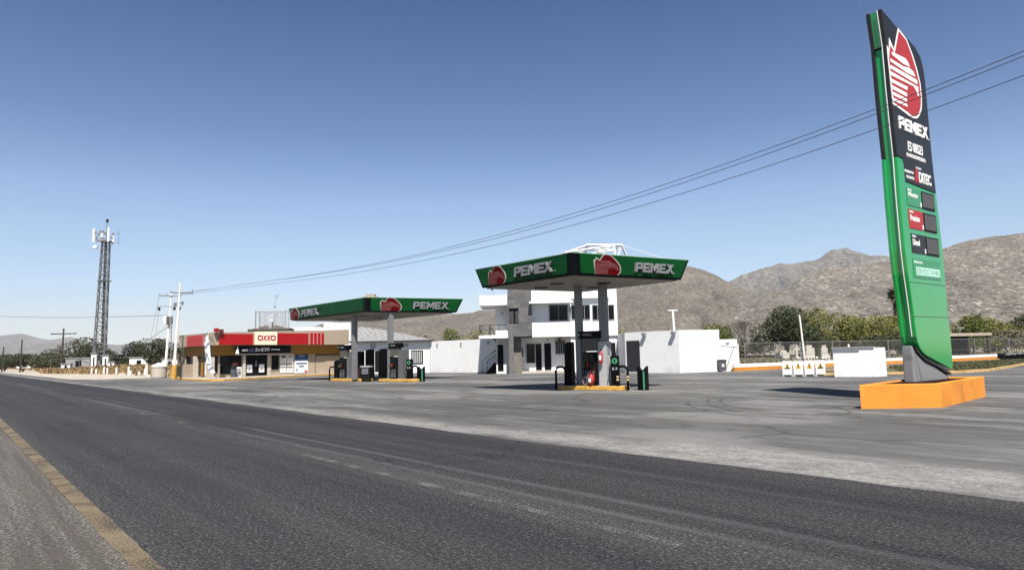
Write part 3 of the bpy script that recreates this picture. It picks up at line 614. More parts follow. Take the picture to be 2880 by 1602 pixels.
def air_unit(root, dx, dy, label, grp):
    x, y, z = at(root, dx, dy); t = thing('air_and_water_unit', label, 'air pump', (x, y, .0), root[1]+.35, grp)
    b = MB(); b.box(-.20, .20, -.17, .17, .0, .22); b.box(-.175, .175, -.14, .14, .22, 1.42); o = b.build('cabinet', black, t); bevel(o, .03, 2)
    b = MB(); k = 20; o_ = [(.115*math.cos(2*math.pi*i/k), 1.20+.125*math.sin(2*math.pi*i/k)) for i in range(k)]; b.prism(o_, -.152, -.141)
    b.build('round_badge', lgreen, t)
    b = MB(); b.box(-.028, .028, -.158, -.1525, 1.12, 1.27); b.box(-.06, -.028, -.158, -.1525, 1.23, 1.27); b.build('badge_figure', black, t)
    for s_ in (-.07, .07):
        b = MB(); b.box(s_-.04, s_+.04, -.152, -.141, .82, .94); b.build('gauge', greym, t)
    b = MB(); b.tube([(-.18, -.1, .9), (-.27, -.14, .6), (-.22, -.15, .3), (-.1, -.17, .25)], .018, 6); b.build('hose', black, t)
def hoop(root, x0, x1, dy, h, label, grp, bands=True, dz=0):
    x, y, z = at(root, (x0+x1)/2, dy); hw = (x1-x0)/2; t = thing('hoop_barrier', label, 'barrier', (x, y, 0), root[1], grp)
    pts = [(-hw, 0, 0), (-hw, 0, h-.16), (-hw+.05, 0, h-.05), (-hw+.15, 0, h), (hw-.15, 0, h), (hw-.05, 0, h-.05), (hw, 0, h-.16), (hw, 0, 0)]
    b = MB(); b.tube(pts, .052, 10); b.build('tube', black, t, smooth=True)
    if bands:
        for s_ in (-hw, hw):
            for z0 in (.40, .52):
                b = MB(); b.tube([(s_, 0, z0), (s_, 0, z0+.075)], .0545, 12); b.build('reflective_band', mat('cream_reflective_band', (.72, .52, .28), .5), t)
def pylon(root, dx, dy, h, w_, label, grp, vnotch=False, turn=0., gs=-1):
    x, y, z = at(root, dx, dy); t = thing('flag_pylon' if not vnotch else 'low_pylon', label, 'pylon', (x, y, 0), root[1]+turn, grp)
    b = MB()
    if vnotch:
        b.prism([(-w_, 0), (w_, 0), (w_, h), (.06, h-.17), (-.04, h-.20), (-w_, h)], -.12, .12)
    else: b.prism([(-w_, 0), (w_, 0), (w_, h-.03), (w_*.6, h), (-w_*.4, h-.02), (-w_, h-.12)], -.15, .15)
    o = b.build('panel', black, t); bevel(o, .015, 2)
    b = MB()
    if vnotch: b.box(.055, .13, -.128, -.121, .03, h-.22)
    else: b.box(gs*w_-.012, gs*w_+.0, -.14, -.02, .1, h-.2) if gs < 0 else b.box(w_, w_+.012, -.14, .02, .1, h-.2)
    b.build('green_strip', lgreen if vnotch else mat('edge_green', (.01, .16, .05), .3), t)
I1 = ((3.35, 29.7), -.62)
g1 = 'fittings of the nearer pump island'
kerb_island(I1, -1.62, 1.62, .48, 'yellow kerbed island under the small near canopy', None)
dispenser(I1, -.02, -.0, 'dark multi-hose fuel pump with black header between the near canopy columns', 'fuel pumps on the islands')
t = thing('service_pillar', 'tall grey pillar cladding with white sunlit side right of the near pump', 'pillar', at(I1, .60, .02), I1[1])
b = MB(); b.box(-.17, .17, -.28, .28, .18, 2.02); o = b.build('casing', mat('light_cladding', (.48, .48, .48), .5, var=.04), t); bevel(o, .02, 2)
b = MB(); b.box(.171, .19, -.1, .1, 1.5, 1.75); b.build('switch_box', greym, t)
pylon(I1, -1.15, .05, 2.05, .17, 'tall black pylon with green edge left of the near pump', None)
air_unit(I1, 1.12, -.1, 'black air and water unit with green round badge on the near island', 'air and water units')
hoop(I1, -1.66, -1.18, -.3, .98, 'black hoop barrier at the left end of the near island', 'black hoop barriers at the pump islands', False)
hoop(I1, 1.34, 1.80, -.35, .98, 'black hoop barrier with cream bands at the right end of the near island', 'black hoop barriers at the pump islands')
pylon(I1, 2.28, .05, .98, .20, 'low black notched pylon with green stripe standing right of the near island', None, True)
t = thing('fire_extinguisher', 'red fire extinguisher hung on the pillar beside the near pump', 'extinguisher', at(I1, .62, -.30), I1[1])
b = MB(); b.lathe([(.06, 1.1), (.075, 1.13), (.075, 1.52), (.04, 1.6), (.02, 1.62)], 0, -.08, 16); b.build('cylinder', red, t, smooth=True)
b = MB(); b.tube([(0, -.08, 1.62), (0, -.08, 1.70)], .02, 6); b.tube([(0, -.08, 1.68), (.06, -.1, 1.72)], .012, 6); b.build('valve', dark, t)
b = MB(); b.box(-.05, .05, -.162, -.15, 1.25, 1.45); b.build('sticker', whitev, t)
b = MB(); b.box(-.02, .02, -.02, .04, 1.2, 1.5); b.build('bracket', dark, t)
t = thing('wheeled_extinguisher', 'red wheeled extinguisher with coiled hose at the foot of the near pump', 'extinguisher', at(I1, .14, -.40), I1[1])
b = MB(); b.lathe([(.02, .20), (.12, .22), (.13, .5), (.09, .62), (.03, .68)], 0, 0, 18); b.build('cylinder', red, t, smooth=True)
b = MB(); b.box(-.05, .05, -.145, -.128, .34, .5); b.build('sticker', whitev, t)
for s_ in (-.15, .15):
    b = MB(); b.tube([(s_-.02, .1, .28), (s_+.02, .1, .28)], .1, 16); b.build('wheel', black, t)
b = MB(); b.tube([(-.15, .1, .28), (.15, .1, .28)], .015, 6); b.tube([(-.08, .1, .28), (-.09, .12, .85), (.09, .12, .85), (.08, .1, .28)], .014, 6); b.build('frame', redd, t)
b = MB()
for k in range(4): b.tube([(-.24+(.16-.02*k)*math.cos(a), -.06+.02*k, .38+(.17-.02*k)*math.sin(a)) for a in [i*math.pi/9 for i in range(19)]], .012, 5)
b.build('hose_coil', mat('pink_grey_hose', (.22, .16, .16), .6), t)
t = thing('air_hose', 'dark hose hanging from the tall black pylon down to the near island', 'hose', at(I1, -.85, -.25), I1[1])
b = MB(); b.tube([(-.2, .1, .95), (-.02, .02, .92), (.12, -.06, .70), (.25, -.1, .42), (.35, -.12, .24), (.5, -.12, .2), (.62, -.1, .3)], .018, 6); b.build('rubber_hose', black, t)

I2 = ((-7.15, 44.9), -.62); I3 = ((-11.6, 48.6), -.62)
kerb_island(I2, -1.9, 1.5, .5, 'sunlit yellow kerbed island at the right end of the wide canopy', 'islands under the wide canopy')
kerb_island(I3, -1.4, 2.3, .5, 'shaded yellow kerbed island at the left end of the wide canopy', 'islands under the wide canopy')
dispenser(I2, -.62, 0, 'dark fuel pump with black header at the right end of the wide canopy', 'fuel pumps on the islands')
dispenser(I3, -.25, 0, 'dark fuel pump with black header at the left end of the wide canopy', 'fuel pumps on the islands')
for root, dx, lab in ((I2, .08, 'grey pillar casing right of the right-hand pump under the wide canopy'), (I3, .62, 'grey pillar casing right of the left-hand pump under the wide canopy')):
    t = thing('service_pillar', lab, 'pillar', at(root, dx, .02), root[1], 'pillar casings under the wide canopy'); b = MB(); b.box(-.20, .20, -.28, .28, .18, 2.02); b.build('casing', mat('shaded_cladding', (.13, .13, .13), .5, var=.05), t)  # canopy shade put into the casing colour, darker than the near pillar
air_unit(I2, .72, -.1, 'black air and water unit with green badge under the wide canopy', 'air and water units')
hoop(I2, .95, 1.40, -.1, .98, 'black hoop barrier at the right end of the wide canopy', 'black hoop barriers at the pump islands', False)
hoop(I3, -1.75, -1.15, -.1, .98, 'black hoop barrier at the left end of the wide canopy', 'black hoop barriers at the pump islands', False)
pylon(I2, 1.55, .1, .95, .2, 'low black pylon at the right end under the wide canopy', None, True, .3)
pylon(I2, -2.25, .5, 2.15, .36, 'tall black pylon left of the right-hand pump under the wide canopy', 'tall black pylons under the wide canopy')
pylon(I3, 1.18, .1, 2.0, .30, 'tall black pylon beside the left column under the wide canopy', 'tall black pylons under the wide canopy')
pylon(I3, 1.95, .3, 2.15, .30, 'tallest black pylon in the middle under the wide canopy', 'tall black pylons under the wide canopy')
pylon(I3, -1.0, .0, 1.45, .22, 'shorter black pylon left of the left-hand pump', None)
t = thing('utility_cart', 'dark cart with pale grey lid standing between the two pump islands', 'cart', (-9.75, 46.2, 0), -.1)
b = MB(); b.hexa([(-.28, -.3, .18), (.28, -.3, .18), (.28, .3, .18), (-.28, .3, .18)], [(-.34, -.34, .95), (.34, -.34, .95), (.34, .34, .95), (-.34, .34, .95)]); b.build('tub', dark, t)
b = MB(); b.hexa([(-.36, -.36, .951), (.36, -.36, .951), (.36, .36, .951), (-.36, .36, .951)], [(-.3, -.3, 1.05), (.3, -.3, 1.05), (.3, .34, 1.05), (-.3, .34, 1.05)]); b.build('lid', mat('pale_grey_lid', (.22, .22, .24), .4), t)
b = MB(); b.box(-.22, .22, -.36, -.325, .5, .88); b.build('front_panel', mat('grey_front', (.15, .15, .165), .4), t)
for s_ in (-.25, .25):
    b = MB(); b.tube([(s_-.03, 0, .14), (s_+.03, 0, .14)], .14, 16); b.build('wheel', black, t)
t = thing('oil_display_rack', 'low dark red rack of oil cans beside the left-hand pump', 'rack', at(I3, 1.35, -.42), I3[1])
b = MB(); b.box(-.3, .3, -.12, .12, .182, .26); b.box(-.3, -.27, -.12, .12, .26, .85); b.box(.27, .3, -.12, .12, .26, .85); b.box(-.27, .27, .09, .12, .26, .85); b.box(-.27, .27, -.12, .09, .54, .56); b.build('frame', mat('dark_red_rack', (.05, .008, .006), .6), t)
b = MB()
for i in range(5):
    for z0 in (.262, .562): b.lathe([(.035, z0), (.035, z0+.18), (.015, z0+.22)], -.21+.105*i, -.03, 8)
b.build('oil_cans', mat('olive_can', (.08, .07, .02), .5), t)
#PART3
# ------------------------------------------------------------------ convenience store
SO = (-26.65, 61.78, 0); SZ = math.atan2(.7358, .6772)
t = thing('convenience_store', 'beige convenience store with long red fascia, cream sign and ochre band', 'shop', SO, SZ)
b = MB(); b.box(.6, 14.15, .9, 7.4, .12, 2.998); b.build('wall', tan, t)
b = MB(); top = lambda x: 4.12+.42*x/14.15
b.add([(0, 0, 3.0), (14.15, 0, 3.0), (14.15, 9.4, 3.0), (0, 7.6, 3.0), (0, 0, top(0)), (14.15, 0, top(14.15)), (14.15, 9.4, top(14.15)), (0, 7.6, top(0))],
      [(3, 2, 1, 0), (4, 5, 6, 7), (0, 1, 5, 4), (1, 2, 6, 5), (2, 3, 7, 6), (3, 0, 4, 7)]); fb = b.build('fascia', tan, t)
b = MB(); b.box(.6, 14.0, .6, 9.0, 4.0, 4.1); b.build('roof', grey, t)
b = MB(); b.box(.45, 14.1, .70, .898, 2.08, 2.998); b.box(.45, .598, .9, 7.3, 2.08, 2.998); b.build('ochre_band', ochre, t)
b = MB(); b.box(.46, 3.66, -.07, -.001, 3.03, 4.03); b.build('red_panel', redd, t)
b = MB(); b.box(6.05, 9.39, -.07, -.001, 3.03, 4.12); b.build('red_panel', redd, t)
pk = mat('pale_pink_edge', (.58, .22, .20), .6)
b = MB(); b.box(.44, 3.7, -.085, -.0705, 4.0, 4.05); b.box(6.03, 9.42, -.085, -.0705, 4.09, 4.14); b.box(.44, .47, -.085, -.0705, 3.03, 3.999); b.box(3.66, 3.74, -.085, -.001, 3.0, 3.999); b.build('pink_edge_trim', pk, t)
for i in range(4):
    x = 9.62+.42*i; b = MB(); b.box(x, x+.27, -.07, -.001, 3.03, 4.16); b.build('red_stripe', redd, t)
    b = MB(); b.box(x-.12, x-.005, -.075, -.001, 3.0, 4.17); b.build('cream_divider', pk, t)
b = MB(); b.box(-.07, -.001, 1.84, 5.52, 3.0, 3.98); b.build('side_red_panel', red, t)
b = MB(); b.box(-.12, -.072, 1.8, 1.95, 3.0, 4.0); b.build('side_divider', pk, t)
b = MB(); b.box(3.78, 5.97, -.32, -.001, 2.98, 4.2); sg = b.build('cream_sign_box', mat('cream_sign_face', (.74, .64, .46), .5, var=.03), t); bevel(sg, .05, 2)
b = MB(); b.box(3.86, 5.89, -.328, -.3205, 3.30, 3.98); b.build('white_border_panel', mat('pale_face', (.80, .74, .62), .5), sg)
def oring(b, cx, cz, rx, rz, th, y0, y1):
    k = 24
    for i in range(k):
        a, c = 2*math.pi*i/k, 2*math.pi*(i+1)/k
        sq = lambda q: (math.copysign(abs(math.cos(q))**.7, math.cos(q)), math.copysign(abs(math.sin(q))**.7, math.sin(q)))
        A, B = sq(a), sq(c)
        b.prism([(cx+rx*A[0], cz+rz*A[1]), (cx+rx*B[0], cz+rz*B[1]), (cx+(rx-th)*B[0], cz+(rz-th)*B[1]), (cx+(rx-th)*A[0], cz+(rz-th)*A[1])], y0, y1)
def xpoly(x0, x1, z0, z1, tt):
    P_ = [(0, 0), (tt, 0), (.5, .5-tt*.62), (1-tt, 0), (1, 0), (.5+tt*.5, .5), (1, 1), (1-tt, 1), (.5, .5+tt*.62), (tt, 1), (0, 1), (.5-tt*.5, .5)]
    return [(x0+(x1-x0)*p, z0+(z1-z0)*q) for p, q in P_]
b = MB(); oring(b, 4.23, 3.64, .27, .25, .12, -.345, -.329); oring(b, 5.52, 3.64, .27, .25, .12, -.345, -.329)
b.prism(xpoly(4.50, 4.88, 3.40, 3.88, .30), -.345, -.329); b.prism(xpoly(4.87, 5.25, 3.40, 3.88, .30), -.349, -.3455); b.build('sign_lettering', redd, sg)
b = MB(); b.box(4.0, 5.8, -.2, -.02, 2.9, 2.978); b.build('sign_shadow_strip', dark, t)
b = MB(); b.box(2.11, 7.67, .20, .30, 2.2, 2.93); bn = b.build('promotion_banner', black, t)
b = MB(); text(b, '2x$30', 4.0, 5.45, 2.38, 2.74, .20, .012, .02); b.box(5.6, 6.5, .188, .1995, 2.52, 2.6); text(b, 'ANDATTI', 2.75, 3.3, 2.45, 2.62, .2, .012, .01); b.build('banner_lettering', whitev, bn)
b = MB(); b.prism([(2.12, 2.21), (2.45, 2.21), (2.36, 2.8), (2.28, 2.88)], .17, .198); b.build('white_corner_graphic', whitev, bn)
b = MB(); b.box(3.45, 3.9, .188, .1995, 2.35, 2.78); b.build('blue_graphic', mat('navy_graphic', (.02, .03, .09), .5), bn)
b = MB(); b.box(2.1, 7.7, .12, .19, 2.12, 2.17); b.build('awning_rail', greym, t)
# openings
def window(x0, x1, z0, z1, par, y=.9, mulls=1, fr=dark, nm='window', lab=None):
    b = MB(); b.box(x0, x1, y-.02, y+.01, z0, z1); p = b.build(nm, glass, par)
    b = MB(); w_ = .05
    b.box(x0-w_, x1+w_, y-.06, y-.021, z1, z1+w_); b.box(x0-w_, x1+w_, y-.06, y-.021, z0-w_, z0); b.box(x0-w_, x0, y-.06, y-.021, z0, z1); b.box(x1, x1+w_, y-.06, y-.021, z0, z1)
    for i in range(mulls): x = x0+(x1-x0)*(i+1)/(mulls+1); b.box(x-.02, x+.02, y-.05, y-.021, z0, z1)
    b.build('frame', fr, p); return p
window(1.08, 2.0, .45, 2.03, t, mulls=0); window(.1+.3, .75, .6, 2.03, t, mulls=0)
p = window(2.1, 2.95, .5, 2.0, t, mulls=1)
b = MB(); b.box(2.2, 2.8, .86, .8795, 1.15, 1.45); b.build('red_poster', mat('dim_red_poster', (.16, .02, .03), .6), p)
p = window(3.36, 5.50, .22, 2.04, t, mulls=1, nm='double_door')
for x in (3.55, 4.75):
    b = MB(); b.box(x, x+.52, .83, .8495, .45, 1.18); b.build('door_notice', whitev, p)
    b = MB(); b.box(x+.1, x+.42, .826, .8295, .62, .8); b.build('notice_print', mat('beige_print', (.45, .38, .33), .6), p)
b = MB(); b.box(4.36, 4.39, .78, .83, 1.0, 1.5); b.box(4.47, 4.5, .78, .83, 1.0, 1.5); b.build('handle', greym, p)
window(6.02, 6.78, .62, 2.03, t, mulls=0, fr=mat('tan_frame', (.42, .36, .28), .6))
b = MB(); b.box(3.04, 3.3, .55, .899, .12, 2.05); b.box(0.02, .36, .5, .898, .12, 1.95); b.box(5.58, 5.9, .8, .899, .12, 2.05); b.build('pilaster', mat('light_beige_pilaster', (.58, .51, .42), .8), t)
prn = [mat('print_grey', (.35, .34, .33), .6), mat('print_dark', (.08, .08, .09), .6), mat('print_red', (.4, .04, .08), .6)]
for i, (x0, x1) in enumerate(((6.95, 7.55), (7.68, 8.30))):
    for k, (z0, z1) in enumerate(((.32, 1.10), (1.22, 2.06))):
        b = MB(); b.box(x0, x1, .85, .899, z0, z1); p = b.build('poster', whitev, t)
        b = MB()
        for q in range(4): b.box(x0+.08+.05*(q % 2), x1-.1-.07*((q+i) % 3), .846, .8495, z0+.12+.13*q, z0+.16+.13*q)
        if k == 1: b.box(x0+.05, x1-.05, .846, .8495, z1-.3, z1-.06)
        b.build('print', prn[(i+k) % 2], p)
b = MB(); b.box(8.45, 9.9, .80, .86, .24, 2.16); bp = b.build('blue_poster', whitev, t)
b = MB(); b.box(8.45, 9.9, .795, .7995, 1.60, 2.16); b.build('poster_header', mat('navy_poster', (.012, .045, .13), .5), bp)
b = MB(); b.box(8.45, 9.9, .794, .7995, 1.42, 1.598); b.build('poster_band', mat('sky_blue_poster', (.10, .22, .50), .5), bp)
b = MB(); b.box(8.6, 9.8, .795, .7995, 1.08, 1.26); b.box(8.9, 9.45, .795, .7995, .80, .98); b.box(8.6, 8.75, .795, .7995, .4, .66); b.box(8.95, 9.7, .795, .7995, .56, .60); b.build('print', mat('blue_grey_print', (.12, .18, .26), .5), bp)
b = MB(); b.box(9.5, 9.85, .795, .7995, .28, .48); b.build('red_mark', prn[2], bp)
b = MB(); text(b, 'SERVICIOS', 8.85, 9.5, 1.80, 1.95, .795, .006, .01); b.build('poster_lettering', mat('pale_blue_ink', (.4, .5, .65), .5), bp)
b = MB(); b.box(10.75, 10.79, .86, .899, .14, 2.05); b.box(10.8, 14.1, .86, .899, 1.88, 2.07); b.build('joint_and_shade_board', mat('brown_shadow_board', (.12, .09, .06), .8), t)  # thin upright joint, plus a dark board painted as shade under the band
# side of the store
b = MB(); b.box(.1, .55, 4.7, 7.0, .12, 1.35); b.build('side_low_wall', tan, t)
for y_ in (1.5, 4.3, 7.1): b = MB(); b.box(.12, .55, y_, y_+.22, .12, 2.079); b.build('side_pilaster', mat('light_beige_pilaster', (.58, .51, .42), .8), t)
for y_, m_ in ((2.35, whitev), (3.2, ochre)): b = MB(); b.box(.45, .555, y_, y_+.35, .3, 1.5); b.build('side_poster', m_, t)
b = MB(); b.box(.56, .599, 1.0, 7.3, .3, 2.079); b.build('dark_glazing', glass, t)
b = MB(); b.box(3.5, 13.8, 7.402, 11.0, .1, 2.998); b.build('rear_block', tan, t)
# white low-pitched roof sheet behind the fascia
b = MB(); b.add([(6.2, 1.0, 4.2), (13.9, .8, 4.52), (14.0, 8.5, 4.6), (6.2, 8.5, 4.3), (7.5, 4.2, 4.78), (13.2, 4.2, 4.98)], [(0, 1, 5, 4), (1, 2, 5), (2, 3, 4, 5), (3, 0, 4), (3, 2, 1, 0)]); b.build('white_roof_sheet', whitem, t)

# sidewalk with yellow kerb round the store
walk = [(-33.8, 71.5), (-33.0, 67.6), (-28.3, 59.9), (-24.9, 56.0), (-24.0, 55.3), (-23.1, 55.6), (-21.6, 58.7), (-19.2, 64.6), (-16.2, 69.3), (-14.4, 71.6), (-17.0, 75), (-25, 78)]
t = thing('store_sidewalk', 'raised concrete walk with worn yellow kerb wrapping the store front', 'sidewalk', (0, 0, 0))
b = MB(); b.slab(walk, 0, .11); b.build('slab', mat('pale_walk_concrete', (.50, .46, .40), .9, var=.12, scale=1.5), t)
b = MB()
for (ax, ay), (cx, cy) in zip(walk[0:8], walk[1:9]):
    d = Vector((cx-ax, cy-ay, 0)); n_v = Vector((d.y, -d.x, 0)).normalized()*-1
    w1 = Vector((ax, ay, 0)); w2 = Vector((cx, cy, 0)); o1 = n_v*.02; o2 = -n_v*.16
    b.hexa([tuple(w1-o1), tuple(w2-o1), tuple(w2-o2), tuple(w1-o2)][::-1], [tuple(v+Vector((0, 0, .15))) for v in (w1-o1, w2-o1, w2-o2, w1-o2)][::-1])
b.build('kerb', yellow, t)
# things on and around the store
def rootf(SOx, rz, dx, dy, z=0): return (SOx[0]+math.cos(rz)*dx-math.sin(rz)*dy, SOx[1]+math.sin(rz)*dx+math.cos(rz)*dy, z)
L3 = lambda dx, dy, z=0: rootf(SO, SZ, dx, dy, z)
cage = thing('rooftop_cage', 'grey mesh cage on a dark platform on top of the store roof', 'cage', (-23.75, 68.2, 4.6), .05)
b = MB(); b.box(-2.0, 2.0, -.9, .9, -.42, -.02); b.build('platform', mat('dark_platform_edge', (.05, .045, .035), .8), cage)
b = MB(); b.box(-1.6, 1.9, -.7, .8, -.018, .06); b.build('deck', mat('cluttered_deck', (.25, .23, .20), .9, var=.4, scale=5), cage)
for x, y in ((-1.35, -.6), (1.5, -.6), (-1.35, .7), (1.5, .7)):
    b = MB(); b.tube([(x, y, .06), (x, y, 1.78)], .05 if x < 0 else .028, 6); b.build('post', greym, cage)
b = MB()
for z in (1.72,): b.tube([(-1.35, -.6, z), (1.5, -.6, z), (1.5, .7, z), (-1.35, .7, z), (-1.35, -.6, z)], .022, 5)
for x in (-.8, -.3, .3, .85): b.tube([(x, .7, .06), (x, .7, 1.75)], .014, 4)
b.build('rail', greym, cage)
mesh_m = mat('wire_mesh', (.45, .46, .47), .6, .4, alpha=.16)
b = MB(); b.box(-1.33, 1.48, -.605, -.6, .1, 1.7); b.box(-1.33, 1.48, .7, .705, .1, 1.7); b.build('mesh_panel', mesh_m, cage)
t = thing('roof_cabinet', 'white electrical cabinet on a post inside the rooftop cage', 'cabinet', (-23.7, 68.1, 4.66), .05)
b = MB(); b.box(-.2, .22, -.13, .13, .62, 1.28); o = b.build('cabinet', whitem, t); b = MB(); b.box(.05, .16, -.08, .08, 0, .62); b.build('leg', dark, t)
b = MB(); b.box(-.03, .03, -.14, -.131, 1.0, 1.08); b.build('handle', greym, t)
t = thing('roof_machinery', 'low brown machinery and pipes lying in the rooftop cage', 'machinery', (-23.9, 68.5, 4.66), .05)
b = MB()
for x, w_, h in ((-.9, .22, .22), (-.45, .18, .3), (.55, .2, .28), (.95, .25, .18)): b.box(x-w_, x+w_, -.2, .15, 0, h)
b.tube([(-1.1, -.3, .12), (1.2, -.3, .12)], .04, 6); b.build('units', mat('brown_units', (.16, .13, .10), .8, var=.3, scale=6), t)
t = thing('weather_mast', 'thin mast with small instruments above the store roof', 'antenna', (-23.5, 68.4, 4.66))
b = MB(); b.tube([(0, 0, 0), (.0, 0, 2.2), (.12, 0, 3.3)], .014, 5); b.build('mast', greym, t)
b = MB(); b.box(-.14, .16, -.03, .03, 2.12, 2.18); b.build('crossbar', dark, t)
for x, z in ((.02, 3.22), (.2, 3.05), (.34, 3.26)):
    b = MB(); b.lathe([(.0, z-.07), (.06, z-.04), (.06, z+.05), (.0, z+.07)], x, 0, 8); b.build('cup', greym, t)
t = thing('roof_floodlight', 'red floodlight on a bracket at the corner of the store roof', 'floodlight', L3(.25, -.15, 4.1), SZ)
b = MB(); b.box(-.32, .02, -.3, .0, .05, .38); b.build('housing', redd, t); b = MB(); b.tube([(-.1, -.1, -.1), (-.1, -.1, .05)], .04, 6); b.build('bracket', dark, t)
b = MB(); b.box(.2, .5, -.2, .1, .0, .30); b.build('rear_housing', mat('brown_red_housing', (.12, .03, .02), .6), t)
# feather banner
t = thing('feather_banner', 'tall white curved advertising banner leaning in front of the store corner', 'banner', (-25.75, 58.7, .1), .1)
b = MB(); k = 26; vs = []; fs = []
for i in range(k+1):
    u = i/k; z = .5+3.35*u; cx = .62*(1-u)**2.6-.20+.10*u; hw = .12+.10*math.sin(math.pi*min(1, .15+u*.9))**.6
    for j in range(5):
        q = (j-2)/2; vs.append((cx+hw*q, .06*math.sin(u*9+q*2), z))
for i in range(k):
    for j in range(4): a = i*5+j; fs.append((a, a+1, a+6, a+5))
b.add(vs, fs)
bm_ = bpy.data.materials.new('printed_banner_cloth'); bm_.use_nodes = True; n, l = nodes(bm_); bb = n['Principled BSDF']; bb.inputs['Roughness'].default_value = .8
tc = n.new('ShaderNodeTexCoord'); a1 = noisen(n, l, tc.outputs['Object'], 3.2, 2, (1, 1, .9)); l.new(mixc(n, l, mrange(n, l, a1, .50, .56), (.62, .63, .66), (.20, .23, .30)), bb.inputs['Base Color'])
b.build('cloth', bm_, t)
b = MB(); b.tube([(.52, 0, 0), (.40, .04, .6), (.12, .06, 1.4), (-.08, .07, 2.4), (-.14, .07, 3.4), (-.12, .07, 3.95)], .02, 6); b.build('pole', greym, t)
b = MB(); b.lathe([(.22, 0), (.22, .06), (.14, .16), (.06, .22)], .52, 0, 12); b.build('foot', mat('stained_foot', (.35, .30, .27), .8), t)
t = thing('litter_bin', 'dark grey litter bin with domed lid beside the store doors', 'bin', L3(1.7, -.35, .11), SZ)
b = MB(); b.lathe([(.24, 0), (.27, .75)], 0, 0, 20); b.build('body', mat('blue_grey_bin', (.07, .08, .10), .5), t, smooth=False); b = MB(); b.lathe([(.28, .75), (.28, .85), (.22, .98), (.08, 1.05)], 0, 0, 20); b.build('lid', dark, t)
t = thing('newspaper_rack', 'white wire rack with bags beside the litter bin', 'rack', L3(2.35, .2, .11), SZ)
b = MB(); b.box(-.3, .3, -.2, .2, 0, .05); b.box(-.3, -.27, -.2, .2, .05, .9); b.box(.27, .3, -.2, .2, .05, .9); b.box(-.27, .27, .17, .2, .05, .9); b.box(-.27, .27, -.2, .17, .45, .48); b.build('frame', whitem, t)
b = MB(); rr = random.Random(5)
for i in range(9): x = -.22+.055*i; z = .06 if i % 2 else .49; b.box(x-.03, x+.05, -.18+.02*(i % 3), .1, z, z+.2+.1*rr.random())
b.build('bags', mat('mixed_pale_bags', (.42, .40, .40), .7, var=.4, scale=12), t)
t = thing('potted_plant', 'small green plant in a trough left of the litter bin', 'plant', L3(.75, -.3, .11), SZ)
b = MB(); b.box(-.25, .25, -.12, .12, 0, .12); b.build('trough', mat('brown_trough', (.12, .08, .05), .8), t)
b = MB()
for i in range(40): x = rr.uniform(-.24, .24); y = rr.uniform(-.1, .1); h = rr.uniform(.08, .2); b.add([(x-.02, y, .12), (x+.02, y, .12), (x+rr.uniform(-.05, .05), y+rr.uniform(-.05, .05), .12+h)], [(0, 1, 2)])
b.build('leaves', mat('olive_leaf', (.06, .09, .025), .8), t)
t = thing('sign_post', 'short dark post standing at the kerb left of the store', 'post', (-29.5, 61.8, 0))
b = MB(); b.tube([(0, 0, 0), (0, 0, 2.2)], .05, 8); b.build('shaft', wood, t); b = MB(); b.tube([(0, 0, 0), (0, 0, .45)], .09, 8); b.build('foot', mat('brown_foot', (.08, .05, .03), .9), t)

# white block house far behind the store
t = thing('white_parapet_building', 'plain white building showing above the store roof', 'building', (-21.5, 86, 0))
b = MB(); b.box(-1.7, 1.6, -1, 3, 0, 5.95); b.build('wall', white, t); b = MB()
for x in (-.5, .1, .6): b.box(x, x+.12, -.6, -.3, 5.95, 6.2+.1*x)
b.build('roof_vents', greym, t)

# ------------------------------------------------------------------ tiled annex
t = thing('tiled_annex', 'long white annex with grey tiled roof between store and boundary wall', 'building', (0, 0, 0))
b = MB(); b.box(-15.95, -8.25, 68.6, 77, 0, 3.05); aw = b.build('wall', white, t)
tile = bpy.data.materials.new('grey_roof_tiles'); tile.use_nodes = True; n, l = nodes(tile); bb = n['Principled BSDF']; bb.inputs['Roughness'].default_value = .8
tc = n.new('ShaderNodeTexCoord'); wvx = n.new('ShaderNodeTexChecker'); wvx.inputs['Scale'].default_value = 2.9; l.new(tc.outputs['Object'], wvx.inputs[0]); nn = noisen(n, l, tc.outputs['Object'], 3, 4)
l.new(mixc(n, l, mth(n, l, 'ADD', mth(n, l, 'MULTIPLY', wvx.outputs[1], .6), mth(n, l, 'MULTIPLY', nn, .4)), (.16, .16, .165), (.42, .42, .41)), bb.inputs['Base Color'])
b = MB(); b.add([(-16.1, 68.1, 3.2), (-8.0, 68.1, 3.2), (-8.0, 77.5, 3.2), (-16.1, 77.5, 3.2), (-16.1, 72.8, 4.85), (-13.5, 72.8, 4.45)], [(0, 1, 5, 4), (1, 2, 5), (2, 3, 4, 5), (3, 0, 4), (3, 2, 1, 0)]); b.build('roof', tile, t)
b = MB(); b.box(-16.1, -8.0, 68.05, 68.16, 3.06, 3.195); b.build('eave_board', mat('dark_eave', (.035, .035, .04), .7), t)
b = MB(); b.box(-13.65, -12.5, 68.55, 68.598, .2, 2.25); b.build('door', dark, t); b = MB(); b.box(-15.6, -14.7, 68.55, 68.598, .2, 2.25); b.build('door', dark, t)
p = window(-10.05, -8.95, .92, 2.15, t, y=68.6, mulls=0)
b = MB(); rr = random.Random(2)
for i in range(6): b.box(-10.03+.18*i, -9.93+.18*i, 68.565, 68.575, .95, 2.1)
b.build('curtain', mat('pale_curtain', (.50, .50, .50), .8, var=.2, scale=7), p)
b = MB(); b.box(-11.4, -10.3, 68.54, 68.598, 1.25, 2.05); b.build('notice_board', whitev, t)
b = MB(); b.box(-11.2, -10.4, 68.53, 68.598, 2.55, 2.85); b.box(-14.1, -13.6, 68.53, 68.598, 2.45, 2.9); b.build('air_vent', greym, t)

